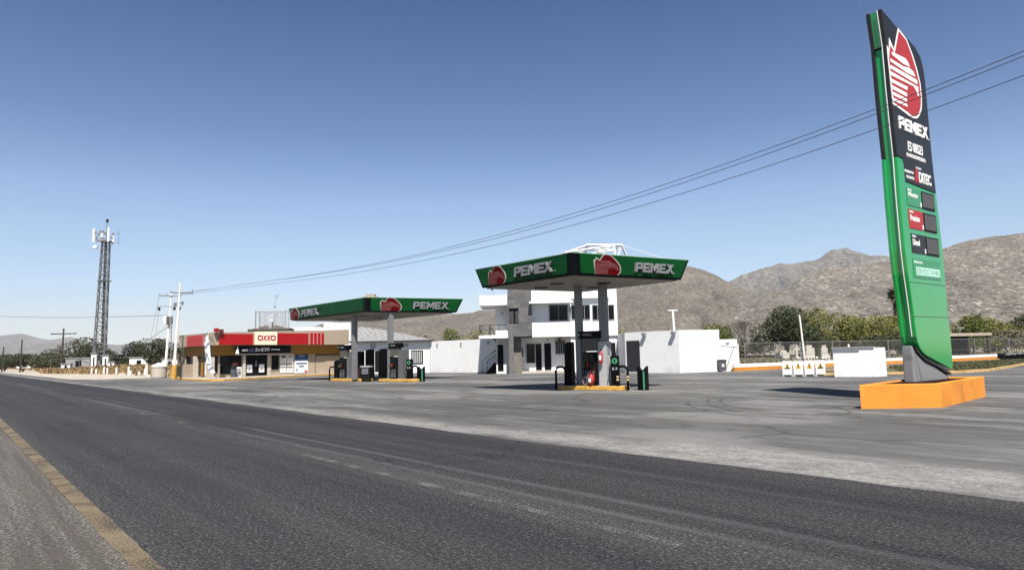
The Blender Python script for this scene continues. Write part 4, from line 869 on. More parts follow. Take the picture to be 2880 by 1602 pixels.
# boundary walls
def wallrun(name, label, pts, h, th, lamps=()):
    t = thing(name, label, 'wall', (0, 0, 0)); b = MB()
    for (ax, ay), (cx, cy) in zip(pts, pts[1:]):
        d = Vector((cx-ax, cy-ay, 0)).normalized(); n_v = Vector((-d.y, d.x, 0))*th
        a = Vector((ax, ay, 0)); c = Vector((cx, cy, 0))
        b.hexa([a, c, c+n_v, a+n_v], [v+Vector((0, 0, h)) for v in (a, c, c+n_v, a+n_v)])
    b.build('masonry', white, t); return t
wl = wallrun('boundary_wall', 'long plain white wall left of the office building', [(-8.2, 68.55), (-1.3, 62.3)], 3.04, .2)
for u, lab in ((.12, 'small wall lamp on the white wall, nearest the tiled annex'), (.48, 'small wall lamp halfway along the long white wall'), (.86, 'small wall lamp on the white wall, nearest the office stairs')):
    x = -8.2+6.9*u; y = 68.55-6.25*u; t = thing('wall_lamp', lab, 'lamp', (x, y, 2.72), math.atan2(-6.25, 6.9), 'lamps along the long white wall')
    b = MB(); b.box(-.05, .05, -.14, -.001, .0, .10); b.box(-.03, .03, -.10, -.001, -.22, .0); b.build('housing', greym, t)

# ------------------------------------------------------------------ office building
t = thing('office_building', 'two-storey white office with dark grey tiled tower and window strip', 'building', (0, 0, 0))
tt_ = bpy.data.materials.new('dark_grey_stone_tiles'); tt_.use_nodes = True; n, l = nodes(tt_); bb = n['Principled BSDF']; bb.inputs['Roughness'].default_value = .6
tc = n.new('ShaderNodeTexCoord'); br = n.new('ShaderNodeTexBrick'); br.inputs['Scale'].default_value = 1.; br.inputs['Brick Width'].default_value = .6; br.inputs['Row Height'].default_value = .3
br.inputs['Color1'].default_value = (.085, .083, .082, 1); br.inputs['Color2'].default_value = (.135, .13, .127, 1); br.inputs['Mortar'].default_value = (.07, .07, .07, 1); br.inputs['Mortar Size'].default_value = .012
mp = n.new('ShaderNodeMapping'); mp.inputs['Rotation'].default_value = (R(90), 0, 0); l.new(tc.outputs['Object'], mp.inputs[0]); l.new(mp.outputs[0], br.inputs[0])
nn = noisen(n, l, tc.outputs['Object'], 3, 5); l.new(mixc(n, l, 1., br.outputs[0], mixc(n, l, nn, (.6, .6, .6), (1.3, 1.3, 1.3)), 'MULTIPLY'), bb.inputs['Base Color'])
b = MB(); b.box(-.39, 1.566, 56.6, 62, 3.02, 7.6); tw = b.build('tower', tt_, t)
b = MB(); b.box(-.39, .03, 56.6, 62, .0, 3.018); b.build('tower_pier', tt_, t)
b = MB(); b.box(.032, .66, 57.5, 62, .0, 3.018); b.build('niche_wall', mat('brown_stone_tiles', (.20, .175, .15), .8, var=.25, scale=5), t)
b = MB(); b.box(-.31, .48, 56.54, 56.598, 4.15, 5.32); p = b.build('tower_window', mat('grey_blind_glass', (.06, .06, .063), .3), t)
b = MB(); b.box(-.31, .48, 56.50, 56.538, 5.12, 5.32); b.box(.08, .2, 56.5, 56.538, 4.15, 5.118); b.build('frame', black, p)
b = MB(); b.box(1.57, 4.75, 57.0, 66, 2.95, 6.82); b.box(4.752, 8.64, 57.3, 66, 2.95, 6.78); b.build('upper_storey', white, t)
b = MB(); b.box(.662, 4.75, 58.75, 66, .0, 2.948); b.box(4.752, 8.64, 57.5, 66, .0, 2.948); b.build('ground_storey', white, t)
b = MB(); b.box(1.35, 4.9, 55.95, 56.998, 5.64, 5.80); b.build('eave_slab', white, t)
b = MB(); b.box(4.9, 8.0, 56.95, 57.298, 6.05, 6.2); b.build('right_eave', white, t)
y2 = 57.0
for x0, x1, z0, z1, y_ in ((3.04, 4.50, 4.28, 5.50, 57.0), (4.88, 5.45, 4.36, 5.50, 57.3), (5.5, 6.36, 4.34, 5.50, 57.3), (6.62, 7.42, 4.28, 5.45, 57.3), (7.46, 8.36, 4.26, 5.44, 57.3)): window(x0, x1, z0, z1, t, y=y_, mulls=1, fr=mat('grey_window_frame', (.30, .30, .31), .5))
b = MB(); b.box(4.63, 4.749, 56.95, 56.999, 4.9, 5.5); b.build('down_pipe_bracket', greym, t)
k = 58.75
window(1.10, 1.78, .85, 2.42, t, y=k, mulls=0, fr=greym); b = MB()
for i in range(9): b.box(1.10, 1.78, k-.075, k-.062, .9+.17*i, .92+.17*i)
b.build('window_grille', mat('dim_grille', (.10, .10, .10), .6), t)
b = MB(); b.box(1.87, 2.36, k-.05, k-.001, .22, 2.42); p = b.build('door', glass, t, label='glass entrance door'); b = MB(); b.box(1.9, 2.33, k-.06, k-.051, .25, 1.2); b.build('lower_panel', black, p)
b = MB(); b.box(2.60, 3.16, k-.05, k-.001, .22, 2.45); b.build('door', black, t, label='plain black door')
window(3.58, 4.32, 1.55, 2.42, t, y=k, mulls=3, fr=greym)
b = MB(); b.box(3.55, 4.35, k-.32, k-.001, 2.43, 2.62); b.box(3.8, 4.0, k-.3, k-.001, 2.62, 2.85); b.build('window_planter', mat('olive_brown_box', (.11, .09, .045), .9), t)
b = MB(); b.box(7.62, 8.42, 57.44, 57.499, .1, 2.36); b.build('side_door', dark, t)
b = MB(); b.box(.66, 4.9, 57.3, 58.749, .0, .16); b.build('doorstep', mat('doorstep_concrete', (.55, .5, .43), .9), t)
for x in (-1.1, 2.9): b = MB(); b.box(x-.07, x+.07, (58.2 if x < 0 else 58.6), (58.298 if x < 0 else 58.749), 2.5 if x < 0 else 2.62, 2.62 if x < 0 else 2.76); b.build('door_lamp', greym, t)
b = MB(); b.box(.75, .82, k-.05, k-.001, 1.4, 2.1); b.build('name_plate', dark, t)
b = MB(); b.box(-1.46, -.392, 58.3, 62, .0, 5.6); b.build('left_wing', white, t)
b = MB(); b.box(-2.7, -.45, 56.75, 62.2, 5.62, 6.43); b.build('roof_slab', white, t)
b = MB(); b.box(-2.80, -.392, 56.8, 62.2, 2.92, 3.18); b.build('balcony_slab', white, t)
b = MB(); b.box(-1.43, -.40, 56.9, 57.19, 3.182, 3.55); b.build('balcony_parapet', white, t)
b = MB()
for x in (-2.72, -1.95, -1.15): b.tube([(x, 56.95, 3.18), (x, 56.95, 4.0)], .03, 6)
b.tube([(-2.72, 56.95, 4.0), (-.4, 56.95, 4.02)], .03, 6); b.tube([(-2.72, 56.95, 3.62), (-.4, 56.95, 3.66)], .022, 6)
for x in (-2.72, -1.95): b.tube([(x, 60.5, 3.18), (x, 60.5, 4.0)], .03, 6)
b.tube([(-2.72, 56.95, 4.0), (-2.72, 60.5, 4.0)], .03, 6); b.tube([(-2.72, 56.95, 3.62), (-2.72, 60.5, 3.62)], .022, 6); b.tube([(-1.95, 59, 3.98), (-1.45, 61.5, 3.2)], .03, 6)
b.build('balcony_railing', black, t)
b = MB(); b.box(-1.33, -.86, 58.24, 58.299, .25, 2.40); b.build('door', black, t, label='black door under the balcony')
b = MB(); b.tube([(-.9, 58.29, 5.05), (-.9, 58.2, 5.05)], .1, 12); b.build('round_vent', greym, t)
b = MB(); b.prism([(-1.75, 2.90), (-1.46, 2.90), (-1.46, 2.55), (-1.55, 2.8)], 57.3, 57.6); b.build('balcony_bracket', dark, t)
t = thing('office_stair', 'short black steel stair with handrails against the white wall by the office', 'stair', (0, 0, 0))
for i in range(8):
    b = MB(); x = -2.35+.115*i*1.0; b.box(x, x+.16, 57.6, 58.5, .12+.17*i, .15+.17*i); b.build('tread', dark, t)
for y in (57.55, 58.5):
    b = MB(); b.tube([(-2.62 if y < 58 else -2.2, y, 0), (-2.62 if y < 58 else -2.2, y, 1.05), (-1.46, y, 2.0)], .025, 6); b.tube([(-2.6 if y < 58 else -2.2, y, .72), (-1.46, y, 1.6)], .02, 6); b.build('handrail', black, t)
b = MB(); b.prism([(-2.4, .0), (-1.46, .0), (-1.46, .9), (-1.6, .95)], 58.4, 58.46); b.build('stringer', black, t)
t = thing('roof_floodlight', 'small floodlight on a thin post on the office left roof slab', 'floodlight', (-1.55, 57.0, 6.43))
b = MB(); b.tube([(0, 0, 0), (-.03, 0, .48)], .018, 6); b.build('post', greym, t); b = MB(); b.box(-.18, -.02, -.1, .08, .46, .62); b.build('housing', dark, t)

# white building right of the office
t = thing('white_block_building', 'plain white flat-roofed block standing right of the office', 'building', (0, 0, 0))
b = MB(); b.slab([(8.45, 52.7), (11.72, 49.2), (14.95, 50.5), (16, 60), (8.7, 60)], 0, 3.02); b.build('wall', white, t)
b = MB(); d = Vector((11.72-8.45, 49.2-52.7, 0)); L0 = d.length; b.tf = frame((8.45, 52.7, 0), d); b.box(.15, 1.35, -.03, -.002, .12, 2.4); b.build('door', mat('charcoal_door', (.025, .027, .03), .5), t)
b = MB(); b.tf = ident; b.box(14.93, 15.0, 50.45, 50.6, 2.7, 3.0); b.build('corner_bracket', greym, t)
for u, lab in ((.40, 'floodlight under the parapet of the white block, left one'), (.93, 'floodlight under the parapet of the white block, at its corner')):
    x = 8.45+d.x*u; y = 52.7+d.y*u; q = thing('wall_floodlight', lab, 'floodlight', (x, y, 2.8), math.atan2(d.y, d.x), 'floodlights on the white block building')
    b = MB(); b.box(-.14, .14, -.32, -.08, -.06, .14); b.build('housing', greym, q); b = MB(); b.box(-.05, .05, -.08, -.001, .0, .12); b.build('bracket', dark, q)
t = thing('white_lean_to', 'lower white lean-to with a diagonal pipe beside the white block', 'building', (0, 0, 0))
b = MB(); b.slab([(14.96, 50.8), (16.35, 50.9), (16.6, 57), (15.2, 57)], 0, 2.32); b.build('wall', white, t)
b = MB(); b.tube([(15.4, 50.75, .15), (16.1, 50.78, 1.85)], .03, 6); b.build('diagonal_pipe', greym, t)
b = MB(); b.box(15.5, 15.75, 50.80, 50.84, 1.95, 2.1); b.build('vent', greym, t)
b = MB(); b.box(16.3, 16.42, 50.8, 50.895, 0, 1.95); b.box(14.98, 16.29, 50.78, 50.8, 1.86, 1.90); b.build('door_frame', mat('off_white_frame', (.66, .66, .65), .6), t)
t = thing('grey_bin', 'dark grey wheelie bin standing against the white lean-to', 'bin', (14.95, 50.25, 0), .1)
b = MB(); b.hexa([(-.22, -.2, .05), (.22, -.2, .05), (.22, .2, .05), (-.22, .2, .05)], [(-.27, -.26, .78), (.27, -.26, .78), (.27, .24, .78), (-.27, .24, .78)]); b.build('body', mat('grey_bin_plastic', (.10, .10, .115), .5), t)
b = MB(); b.hexa([(-.29, -.28, .781), (.29, -.28, .781), (.29, .26, .781), (-.29, .26, .781)], [(-.25, -.24, .86), (.25, -.24, .86), (.25, .26, .86), (-.25, .26, .86)]); b.build('lid', dark, t)
b = MB(); b.box(-.08, .08, -.262, -.235, .35, .55); b.build('sticker', whitev, t)
t = thing('t_lamp_post', 'white T-shaped lamp mast rising behind the white block', 'lamp', (12.3, 53.0, 2.9))
b = MB(); b.tube([(0, 0, 0), (-.05, 0, 1.72)], .075, 8); b.build('mast', whitem, t); b = MB(); b.box(-.4, .3, -.1, .1, 1.72, 1.79); b.build('cross_head', whitem, t)

# ------------------------------------------------------------------ low wall, barriers, blockhouse, island with grass
LW = [(15.9, 50.4), (19.4, 52.4), (26.0, 57.0), (31.6, 60.0), (41.2, 65.2), (58, 77), (75, 88)]
t = thing('low_wall', 'knee-high white wall with orange foot closing the forecourt at the right', 'wall', (0, 0, 0))
b = MB(); b2 = MB()
for (ax, ay), (cx, cy) in zip(LW, LW[1:]):
    d = Vector((cx-ax, cy-ay, 0)).normalized(); n_v = Vector((-d.y, d.x, 0)); a = Vector((ax, ay, 0)); c = Vector((cx, cy, 0))
    b.hexa([a+Vector((0, 0, .28)), c+Vector((0, 0, .28)), c+n_v*.2+Vector((0, 0, .28)), a+n_v*.2+Vector((0, 0, .28))], [v+Vector((0, 0, .52)) for v in (a, c, c+n_v*.2, a+n_v*.2)])
    if ax < 45: a2, c2_ = a-n_v*.02, c-n_v*.02; b2.hexa([a2, c2_, c+n_v*.2, a+n_v*.2], [v+Vector((0, 0, .279)) for v in (a2, c2_, c+n_v*.2, a+n_v*.2)])
    else: b.hexa([a, c, c+n_v*.2, a+n_v*.2], [v+Vector((0, 0, .279)) for v in (a, c, c+n_v*.2, a+n_v*.2)])
b.build('white_top', white, t); b2.build('orange_foot', mat('orange_kerb_paint', (.66, .27, .04), .75, var=.15, scale=3), t)
gi = [(17.4, 39.6), (21.5, 38.6), (24.6, 38.4), (27.5, 40.4), (33, 46.2), (38.3, 52.0), (60, 72), (64, 74), (47, 64.0), (38, 59.0), (26.5, 49.5), (20.2, 45.6)]
t = thing('kerbed_grass_island', 'long island with thin yellow kerb and short dry green grass at the right', 'traffic island', (0, 0, 0))
b = MB(); b.slab(gi, 0, .08); b.build('soil', mat('olive_turf', (.095, .10, .045), .95, var=.35, scale=1.2, bump=.4), t)
b = MB()
for (ax, ay), (cx, cy) in zip(gi, gi[1:]+gi[:1]):
    d = Vector((cx-ax, cy-ay, 0)).normalized(); n_v = Vector((-d.y, d.x, 0)); a = Vector((ax, ay, 0)); c = Vector((cx, cy, 0))
    b.hexa([a-n_v*.1, c-n_v*.1, c+n_v*.05, a+n_v*.05], [v+Vector((0, 0, .14)) for v in (a-n_v*.1, c-n_v*.1, c+n_v*.05, a+n_v*.05)])
b.build('kerb', mat('pale_orange_kerb', (.62, .40, .17), .8, var=.25, scale=2), t)
def pin(poly, x, y):
    c = False; j = len(poly)-1
    for i in range(len(poly)):
        (xi, yi), (xj, yj) = poly[i], poly[j]
        if (yi > y) != (yj > y) and x < (xj-xi)*(y-yi)/(yj-yi)+xi: c = not c
        j = i
    return c
def blades(name, label, poly, n_, h0, h1, w_, m, zb=0., patch=None, cat='grass'):
    rr = random.Random(hash(name) % 1000 if False else len(label)); xs = [p[0] for p in poly]; ys = [p[1] for p in poly]; vs = []; fs = []; k = 0; tr = 0
    while k < n_ and tr < n_*20:
        tr += 1
        x = rr.uniform(min(xs), max(xs)); y = rr.uniform(min(ys), max(ys))
        if not pin(poly, x, y): continue
        if patch and noise.noise(Vector((x*patch, y*patch, 2))) < rr.uniform(-.5, .15): continue
        a = rr.uniform(0, 6.28); h = rr.uniform(h0, h1); dx = math.cos(a)*w_; dy = math.sin(a)*w_; lx = rr.uniform(-.3, .3)*h; ly = rr.uniform(-.3, .3)*h; o = len(vs)
        vs += [(x-dx, y-dy, zb), (x+dx, y+dy, zb), (x+dx*.5+lx, y+dy*.5+ly, zb+h), (x-dx*.6+lx, y-dy*.6+ly, zb+h*.92)]; fs.append((o, o+1, o+2, o+3)); k += 1
    b = MB(); b.add(vs, fs); o = b.build(name, m, kind='stuff'); tag(o, label, cat)
blades('grass', 'short green grass on the kerbed island at the right', gi[1:7]+gi[8:11], 9000, .04, .13, .05, mat('dull_green_grass', (.105, .105, .045), .9, var=.4, scale=.8), .08)
t = thing('blockhouse', 'low white painted block hut standing left of the totem', 'hut', (0, 0, 0))
q = [(16.95, 37.0), (18.55, 35.9), (19.45, 36.5), (17.9, 37.7)]
bw = bpy.data.materials.new('whitewashed_blocks'); bw.use_nodes = True; n, l = nodes(bw); bb = n['Principled BSDF']; bb.inputs['Roughness'].default_value = .85
tc = n.new('ShaderNodeTexCoord'); sep = n.new('ShaderNodeSeparateXYZ'); l.new(tc.outputs['Object'], sep.inputs[0]); wz = mth(n, l, 'FRACT', mth(n, l, 'MULTIPLY', sep.outputs[2], 5.)); jn = mrange(n, l, wz, 0, .1, 1, 0)
st_ = mth(n, l, 'MULTIPLY', mrange(n, l, sep.outputs[2], .75, .1), mrange(n, l, noisen(n, l, tc.outputs['Object'], 5, 5), .48, .62))
c_ = mixc(n, l, mth(n, l, 'MULTIPLY', jn, .35), (.80, .80, .79), (.55, .55, .56)); l.new(mixc(n, l, mth(n, l, 'MULTIPLY', st_, .35), c_, (.45, .42, .38)), bb.inputs['Base Color'])
b = MB(); b.slab(q, 0, 1.50); b.build('wall', bw, t)
b = MB(); b.slab([(16.85, 37.0), (18.5, 35.85), (18.6, 35.85), (17.9, 37.8)], 1.502, 1.56); b.build('roof_slab', grey, t)
b = MB(); b.tf = frame((16.95, 37.0, 0), (1.6, -1.1)); b.box(.0, 1.25, -.05, -.002, 1.34, 1.44); b.build('louvre_strip', greym, t)
b = MB(); b.lathe([(.05, 1.56), (.05, 1.68), (.03, 1.7)], 17.8, 37.0, 8); b.build('vent_pipe', whitem, t)
tri_y = mat('warning_yellow', (.62, .40, .06), .6)
def warn(x, y, rz, lab, kind):
    t = thing('warning_barrier', lab, 'barrier', (x, y, 0), rz, 'white warning barriers in a row')
    b = MB(); b.box(-.235, .235, -.02, .02, .12, .82); b.build('board', whitev, t)
    for s_ in (-1, 1):
        b = MB(); b.tube([(s_*.24, 0, 0.02), (s_*.24, 0, .86)], .016, 6); b.build('leg', whitem, t)
        b = MB(); b.tube([(s_*.24, -.22, .03), (s_*.24, .22, .03)], .02, 6); b.build('foot', whitem, t)
    b = MB(); b.tube([(-.24, 0, .86), (.24, 0, .86)], .016, 6); b.build('top_rail', whitem, t)
    b = MB(); b.box(-.16, .16, -.05, .05, .0, .07); b.build('ballast', dark, t)
    b = MB(); b.prism([(-.17, .42), (.17, .42), (0, .76)], -.026, -.0205); tr_ = b.build('warning_triangle', tri_y, t)
    b = MB()
    if kind: b.prism([(-.022, .50), (.022, .50), (.03, .68), (-.03, .68)], -.031, -.0265); b.box(-.02, .02, -.031, -.0265, .45, .48)
    else: b.box(-.15, .15, -.031, -.0265, .425, .49); b.prism([(-.03, .51), (.05, .5), (.02, .66), (-.02, .66)], -.031, -.0265)
    b.build('pictogram', mat('olive_black_ink', (.03, .03, .008), .6), tr_)
    b = MB()
    for z in (.2, .27, .34): b.box(-.16, .16, -.025, -.0205, z, z+.02)
    b.build('lettering', mat('pale_grey_print', (.5, .5, .5), .6), t)
for i, (lab, kd) in enumerate((('leftmost of the four white warning barriers in a row', 0), ('second from left of the four white warning barriers', 1), ('third from left of the four white warning barriers', 1), ('rightmost of the four white warning barriers, nearest the hut', 0))):
    warn(15.15+.56*i, 38.75-.12*i, -.15, lab, kd)
# fence behind the low wall
t = thing('wire_fence', 'thin wire fence with slim posts behind the low wall', 'fence', (0, 0, 0))
FP = [(19.4, 58.5), (22.3, 59.5), (24.9, 60.5), (28.2, 61.6), (34.2, 63.6), (40.6, 66.0), (46, 69.5), (53, 74.5), (62, 81)]
for x, y in FP:
    b = MB(); b.tube([(x, y, 0), (x, y, 2.1)], .035, 6); b.build('post', greym, t)
b = MB(); b.tube([(x, y, 2.08) for x, y in FP], .022, 5); b.build('top_rail', greym, t)
for z in (1.05, .55): b = MB(); b.tube([(x, y, z) for x, y in FP], .012, 4); b.build('wire', steel, t)
fm = mat('chain_link', (.30, .29, .27), .7, .3, alpha=.13)
b = MB()
for (ax, ay), (cx, cy) in zip(FP, FP[1:]): b.add([(ax, ay, .1), (cx, cy, .1), (cx, cy, 2.05), (ax, ay, 2.05)], [(0, 1, 2, 3)])
b.build('mesh', fm, t)
t = thing('thin_concrete_post', 'tall thin pale concrete post leaning in front of the big dark tree', 'post', (27.6, 66.5, 0))
b = MB(); b.tube([(.15, 0, 0), (-.12, 0, 4.75)], .11, 8, .07); b.build('shaft', concp, t)
# cemetery behind the fence
rr = random.Random(11)
tb = [(27.2, .55, .9, 1.0, 0), (28.6, .8, 1.35, 1.6, 0), (30.3, .35, 1.9, .5, 1), (31.7, .6, 1.5, .7, 0), (33.3, .8, 1.85, .9, 0), (34.7, .5, 1.8, .5, 0), (26.0, .3, 1.2, .4, 1), (37.5, .5, 1.0, .6, 0)]
wd = ['white tomb with low stepped block, leftmost of the large tombs', 'cream stepped tomb beside the leaning concrete post', 'narrow white cross monument among the tombs', 'white square tomb right behind the leaning concrete post', 'tall plain white tomb right of the leaning concrete post', 'slender white tomb at the right end of the graves', 'small white cross far left among the tombs', 'low grey-white tomb near the block hut']
for (x, w_, h, dd, cross), lab in zip(tb, wd):
    w_ *= .75; dd *= .8; t = thing('tomb', lab, 'tomb', (26.8+(x-26)*.47, 71+rr.uniform(-2, 2), 0), rr.uniform(-.3, .3), 'white tombs behind the fence'); b = MB(); b.box(-w_, w_, -dd, dd, 0, h*.35); b.build('base', concp, t)
    b = MB()
    if cross: b.box(-.09, .09, -.09, .09, h*.35, h); b.box(-.32, .32, -.08, .08, h*.72, h*.82)
    else: b.box(-w_*.8, w_*.8, -dd*.5, dd*.5, h*.351, h*.85); b.box(-w_*.5, w_*.5, -dd*.3, dd*.3, h*.851, h)
    b.build('headstone', mat('cream_tomb_paint', (.58, .54, .47), .85, var=.08), t)
#PART4
# ------------------------------------------------------------------ utility poles and wires
def insul(b, x, y, z, h=.16): b.lathe([(.03, z), (.055, z+.03), (.03, z+.06), (.055, z+.09), (.03, z+.12), (.02, z+h)], x, y, 8)
ax_ = Vector((.99, -.12, 0)).normalized()
t = thing('utility_pole', 'leaning pale concrete pole with yellow foot at the left end of the store kerb', 'utility pole', (-31.7, 65.0, 0))
lean = Vector((.62, -.4, 8.98))
b = MB(); b.tube([lean*(1.3/8.98), lean], .14, 10, .075); b.build('shaft', concp, t)
b = MB(); b.tube([Vector((0, 0, 0)), lean*(1.3/8.98)], .24, 10, .22); b.build('yellow_foot', yellow, t)
tpz = lean*(7.98/8.98)
b = MB(); p0 = tpz-ax_*.95; p1_ = tpz+ax_*1.35; b.tube([p0+Vector((0, 0, .12)), p1_-Vector((0, 0, .05))], .065, 6); b.build('crossarm', steel, t)
ends = []
for k in (.04, .42, .97):
    q = p0+(p1_-p0)*k; b = MB(); insul(b, q.x, q.y, q.z+.1); b.build('insulator', dark, t); ends.append(Vector((-31.7, 65.0, 0))+q+Vector((0, 0, .28)))
b = MB(); q = tpz-Vector((0, 0, .9)); b.tube([q-ax_*.5, q+ax_*.4], .03, 5); b.box(q.x-.5, q.x-.3, q.y-.1, q.y+.1, q.z-.3, q.z); b.box(q.x+.2, q.x+.34, q.y-.1, q.y+.1, q.z-.2, q.z+.1); b.build('fuse_bracket', steel, t)
t = thing('utility_pole', 'straight pale concrete pole carrying transformers, behind the leaning pole', 'utility pole', (-47.5, 95, 0))
b = MB(); b.tube([(0, 0, 0), (.35, 0, 6.2), (.6, 0, 11.0)], .20, 10, .10); b.build('shaft', concp, t)
b = MB(); b.tube([(-1.15, 0, 10.75), (2.1, -.3, 10.55)], .08, 6); b.build('crossarm', steel, t)
b = MB(); b.tube([(-1.45, 0, 9.25), (2.3, -.2, 9.15)], .045, 6); b.build('lower_crossarm', steel, t)
for x in (-1.0, -.1, 1.9): b = MB(); insul(b, x, 0, 10.8, .2); b.build('insulator', dark, t)
for x in (-1.05, 1.05, 1.75): b = MB(); b.box(x-.12, x+.14, -.1, .1, 8.7, 9.1); b.build('fuse', dark, t)
for x, m_ in ((-.05, whitem), (.42, mat('transformer_grey', (.10, .10, .11), .5)), (.78, steel)):
    b = MB(); b.lathe([(.18, 6.7), (.24, 6.75), (.24, 7.75), (.18, 7.85)], x, -.3, 12); b.build('transformer', m_, t)
b = MB(); b.tube([(.8, -.1, 1.5), (.75, -.1, 6.6)], .06, 6); b.box(.5, 1.1, -.2, .1, 3.6, 4.1); b.build('conduit', steel, t)
wm = mat('overhead_wire', (.05, .05, .055), .6)
def wire(name, label, pts, r, grp=None):
    b = MB(); b.tube(pts, r, 5); o = b.build(name, wm); tag(o, label, 'wire', grp); return o
A0, B0 = Vector((-31.0, 64.4, 0)), Vector((9.5, 17.3, 0))
for i, (c3_, c2_, c1_, c0, lab) in enumerate(((6.504, -5.665, -1.007, 7.95, 'topmost of the three black wires crossing in front of the totem'), (7.688, -7.719, -.177, 7.86, 'middle of the three black wires crossing in front of the totem'), (6.972, -6.697, -.767, 7.75, 'lowest of the three black wires crossing in front of the totem'))):
    pts = []
    for j in range(61):
        k = j/60*1.32; p = A0+(B0-A0)*k; pts.append((p.x, p.y, c3_*k**3+c2_*k*k+c1_*k+c0-.15*min(1, max(0, k*6))))
    wire('overhead_wire', lab, pts, .010, 'three wires from the leaning pole across the forecourt')
def span(a, c, sag, n=24): return [tuple(Vector(a)+(Vector(c)-Vector(a))*(i/n)-Vector((0, 0, sag*4*(i/n)*(1-i/n)))) for i in range(n+1)]
wire('overhead_wire', 'near-level wire crossing the sky behind the mast from the left edge to the transformer pole', span((-150, 165, 16.5), (-47.4, 95, 8.0), 1.2), .03)
wire('overhead_wire', 'slack wire dropping from the transformer pole toward the trees', span((-47.0, 95, 6.6), (-88, 150, 2.5), .6), .03)
wire('overhead_wire', 'upper thin wire from the crossarm down to the cell mast', span((-48.6, 95, 10.7), (-100, 190, 5), .8), .018, 'thin wires from the transformer pole crossarm')
wire('overhead_wire', 'lower thin wire from the crossarm down to the cell mast', span((-48.5, 95, 9.2), (-96, 185, 4), .8), .018, 'thin wires from the transformer pole crossarm')
def darkpole(x, y, h, r, lab, cross=None):
    t = thing('utility_pole', lab, 'utility pole', (x, y, 0), 0, 'dark timber poles along the road'); b = MB(); b.tube([(0, 0, 0), (.2, 0, h)], r, 8, r*.7); b.build('shaft', wood, t)
    if cross:
        b = MB(); b.tube([(.2-cross, 0, h-1.1), (.2+cross, 0, h-1.1)], .11, 5); b.build('crossarm', wood, t)
        for s_ in (-1, 0, 1): b = MB(); insul(b, .2+s_*cross*.9, 0, h-1.0, .25); b.build('insulator', dark, t)
darkpole(-90.9, 140, 8.9, .2, 'dark timber pole with a crossarm left of the cell mast', 2.6)
darkpole(-120.4, 170, 8.0, .2, 'dark bare timber pole near the left edge, second of the poles')
darkpole(-139.5, 190, 6.9, .22, 'dark bare timber pole at the very left edge')

# ------------------------------------------------------------------ cell mast
t = thing('cell_mast', 'tall grey lattice cell mast with white panel antennas behind the trees', 'mast', (-89.3, 150, 0), .35)
H = 30.5
def leg(k, z): w0 = 1.5*(1-z/H)+.95*(z/H); a = math.pi/4+k*math.pi/2; return Vector((w0*1.414*.72*math.cos(a)+.55*z/H, w0*1.414*.72*math.sin(a), z))
galv = mat('galvanised_lattice', (.21, .21, .22), .6, .2, var=.1)
for k in range(4): b = MB(); b.tube([leg(k, 0), leg(k, 28.2)], .15, 6, .11); b.build('leg', galv, t)
b = MB(); n_ = 20
for i in range(n_):
    z0, z1 = 28.0*i/n_, 28.0*(i+1)/n_
    for k in range(4):
        a, c = (k, (k+1) % 4) if (i+k) % 2 else ((k+1) % 4, k); b.tube([leg(a, z0), leg(c, z1)], .075, 4)
        if i % 2 == 0: b.tube([leg(k, z1), leg((k+1) % 4, z1)], .07, 4)
b.build('bracing', galv, t)
b = MB(); b.box(.25, .75, -.16, .16, .5, 28); b.build('cable_ladder', mat('dark_cable_run', (.05, .05, .055), .7), t)
for z in (19.5, 28.2): b = MB(); b.box(-1.2+.5, 1.2+.5, -1.1, 1.1, z, z+.12); b.build('platform', steel, t)
b = MB(); b.tube([(.5, 0, 26), (.6, 0, 33)], .07, 6); b.build('mast_top', galv, t); b = MB(); b.box(.4, .85, -.15, .15, 32.5, 33.2); b.build('beacon', dark, t)
for x, y, z, h in ((-1.75, -.7, 27.9, 3.0), (1.15, -1.3, 28.0, 3.1), (1.7, .8, 27.9, 2.2), (-.6, 1.2, 28, 2.6)):
    b = MB(); b.box(x-.19, x+.19, y-.1, y+.1, z, z+h); b.build('panel_antenna', whitem, t)
    b = MB(); b.tube([(x, y+.15, z-.3), (x, y+.15, z+h)], .05, 5); b.tube([(x, y+.15, z+.4), (.5, 0, z+.4)], .05, 5); b.build('bracket', steel, t)
for x, z in ((-1.2, 28.6), (-.8, 29.3), (-.3, 28.5), (.4, 29.6), (.2, 28.3), (1.7, 28.7), (1.9, 29.5), (-1.0, 28.0), (1.5, 27.3), (-.5, 29.9), (.8, 28.9), (-1.4, 29.7), (.0, 30.0)):
    b = MB(); b.box(x-.2, x+.2, -.9, -.6, z, z+.55); b.build('radio_unit', mat('grey_radio_unit', (.20, .21, .23), .5), t)
b = MB(); b.lathe([(.05, 26.4), (.5, 26.5), (.55, 27.1), (.1, 27.3)], -1.4, -.5, 14); b.build('drum_antenna', whitem, t)
b = MB(); b.tube([(1.6, 0, 28), (3.1, 0, 28.05)], .05, 5); b.tube([(1.6, 0, 30), (3.2, 0, 30)], .04, 5); b.tube([(2.9, 0, 27.6), (2.9, 0, 31)], .05, 5); b.build('side_arm', galv, t)
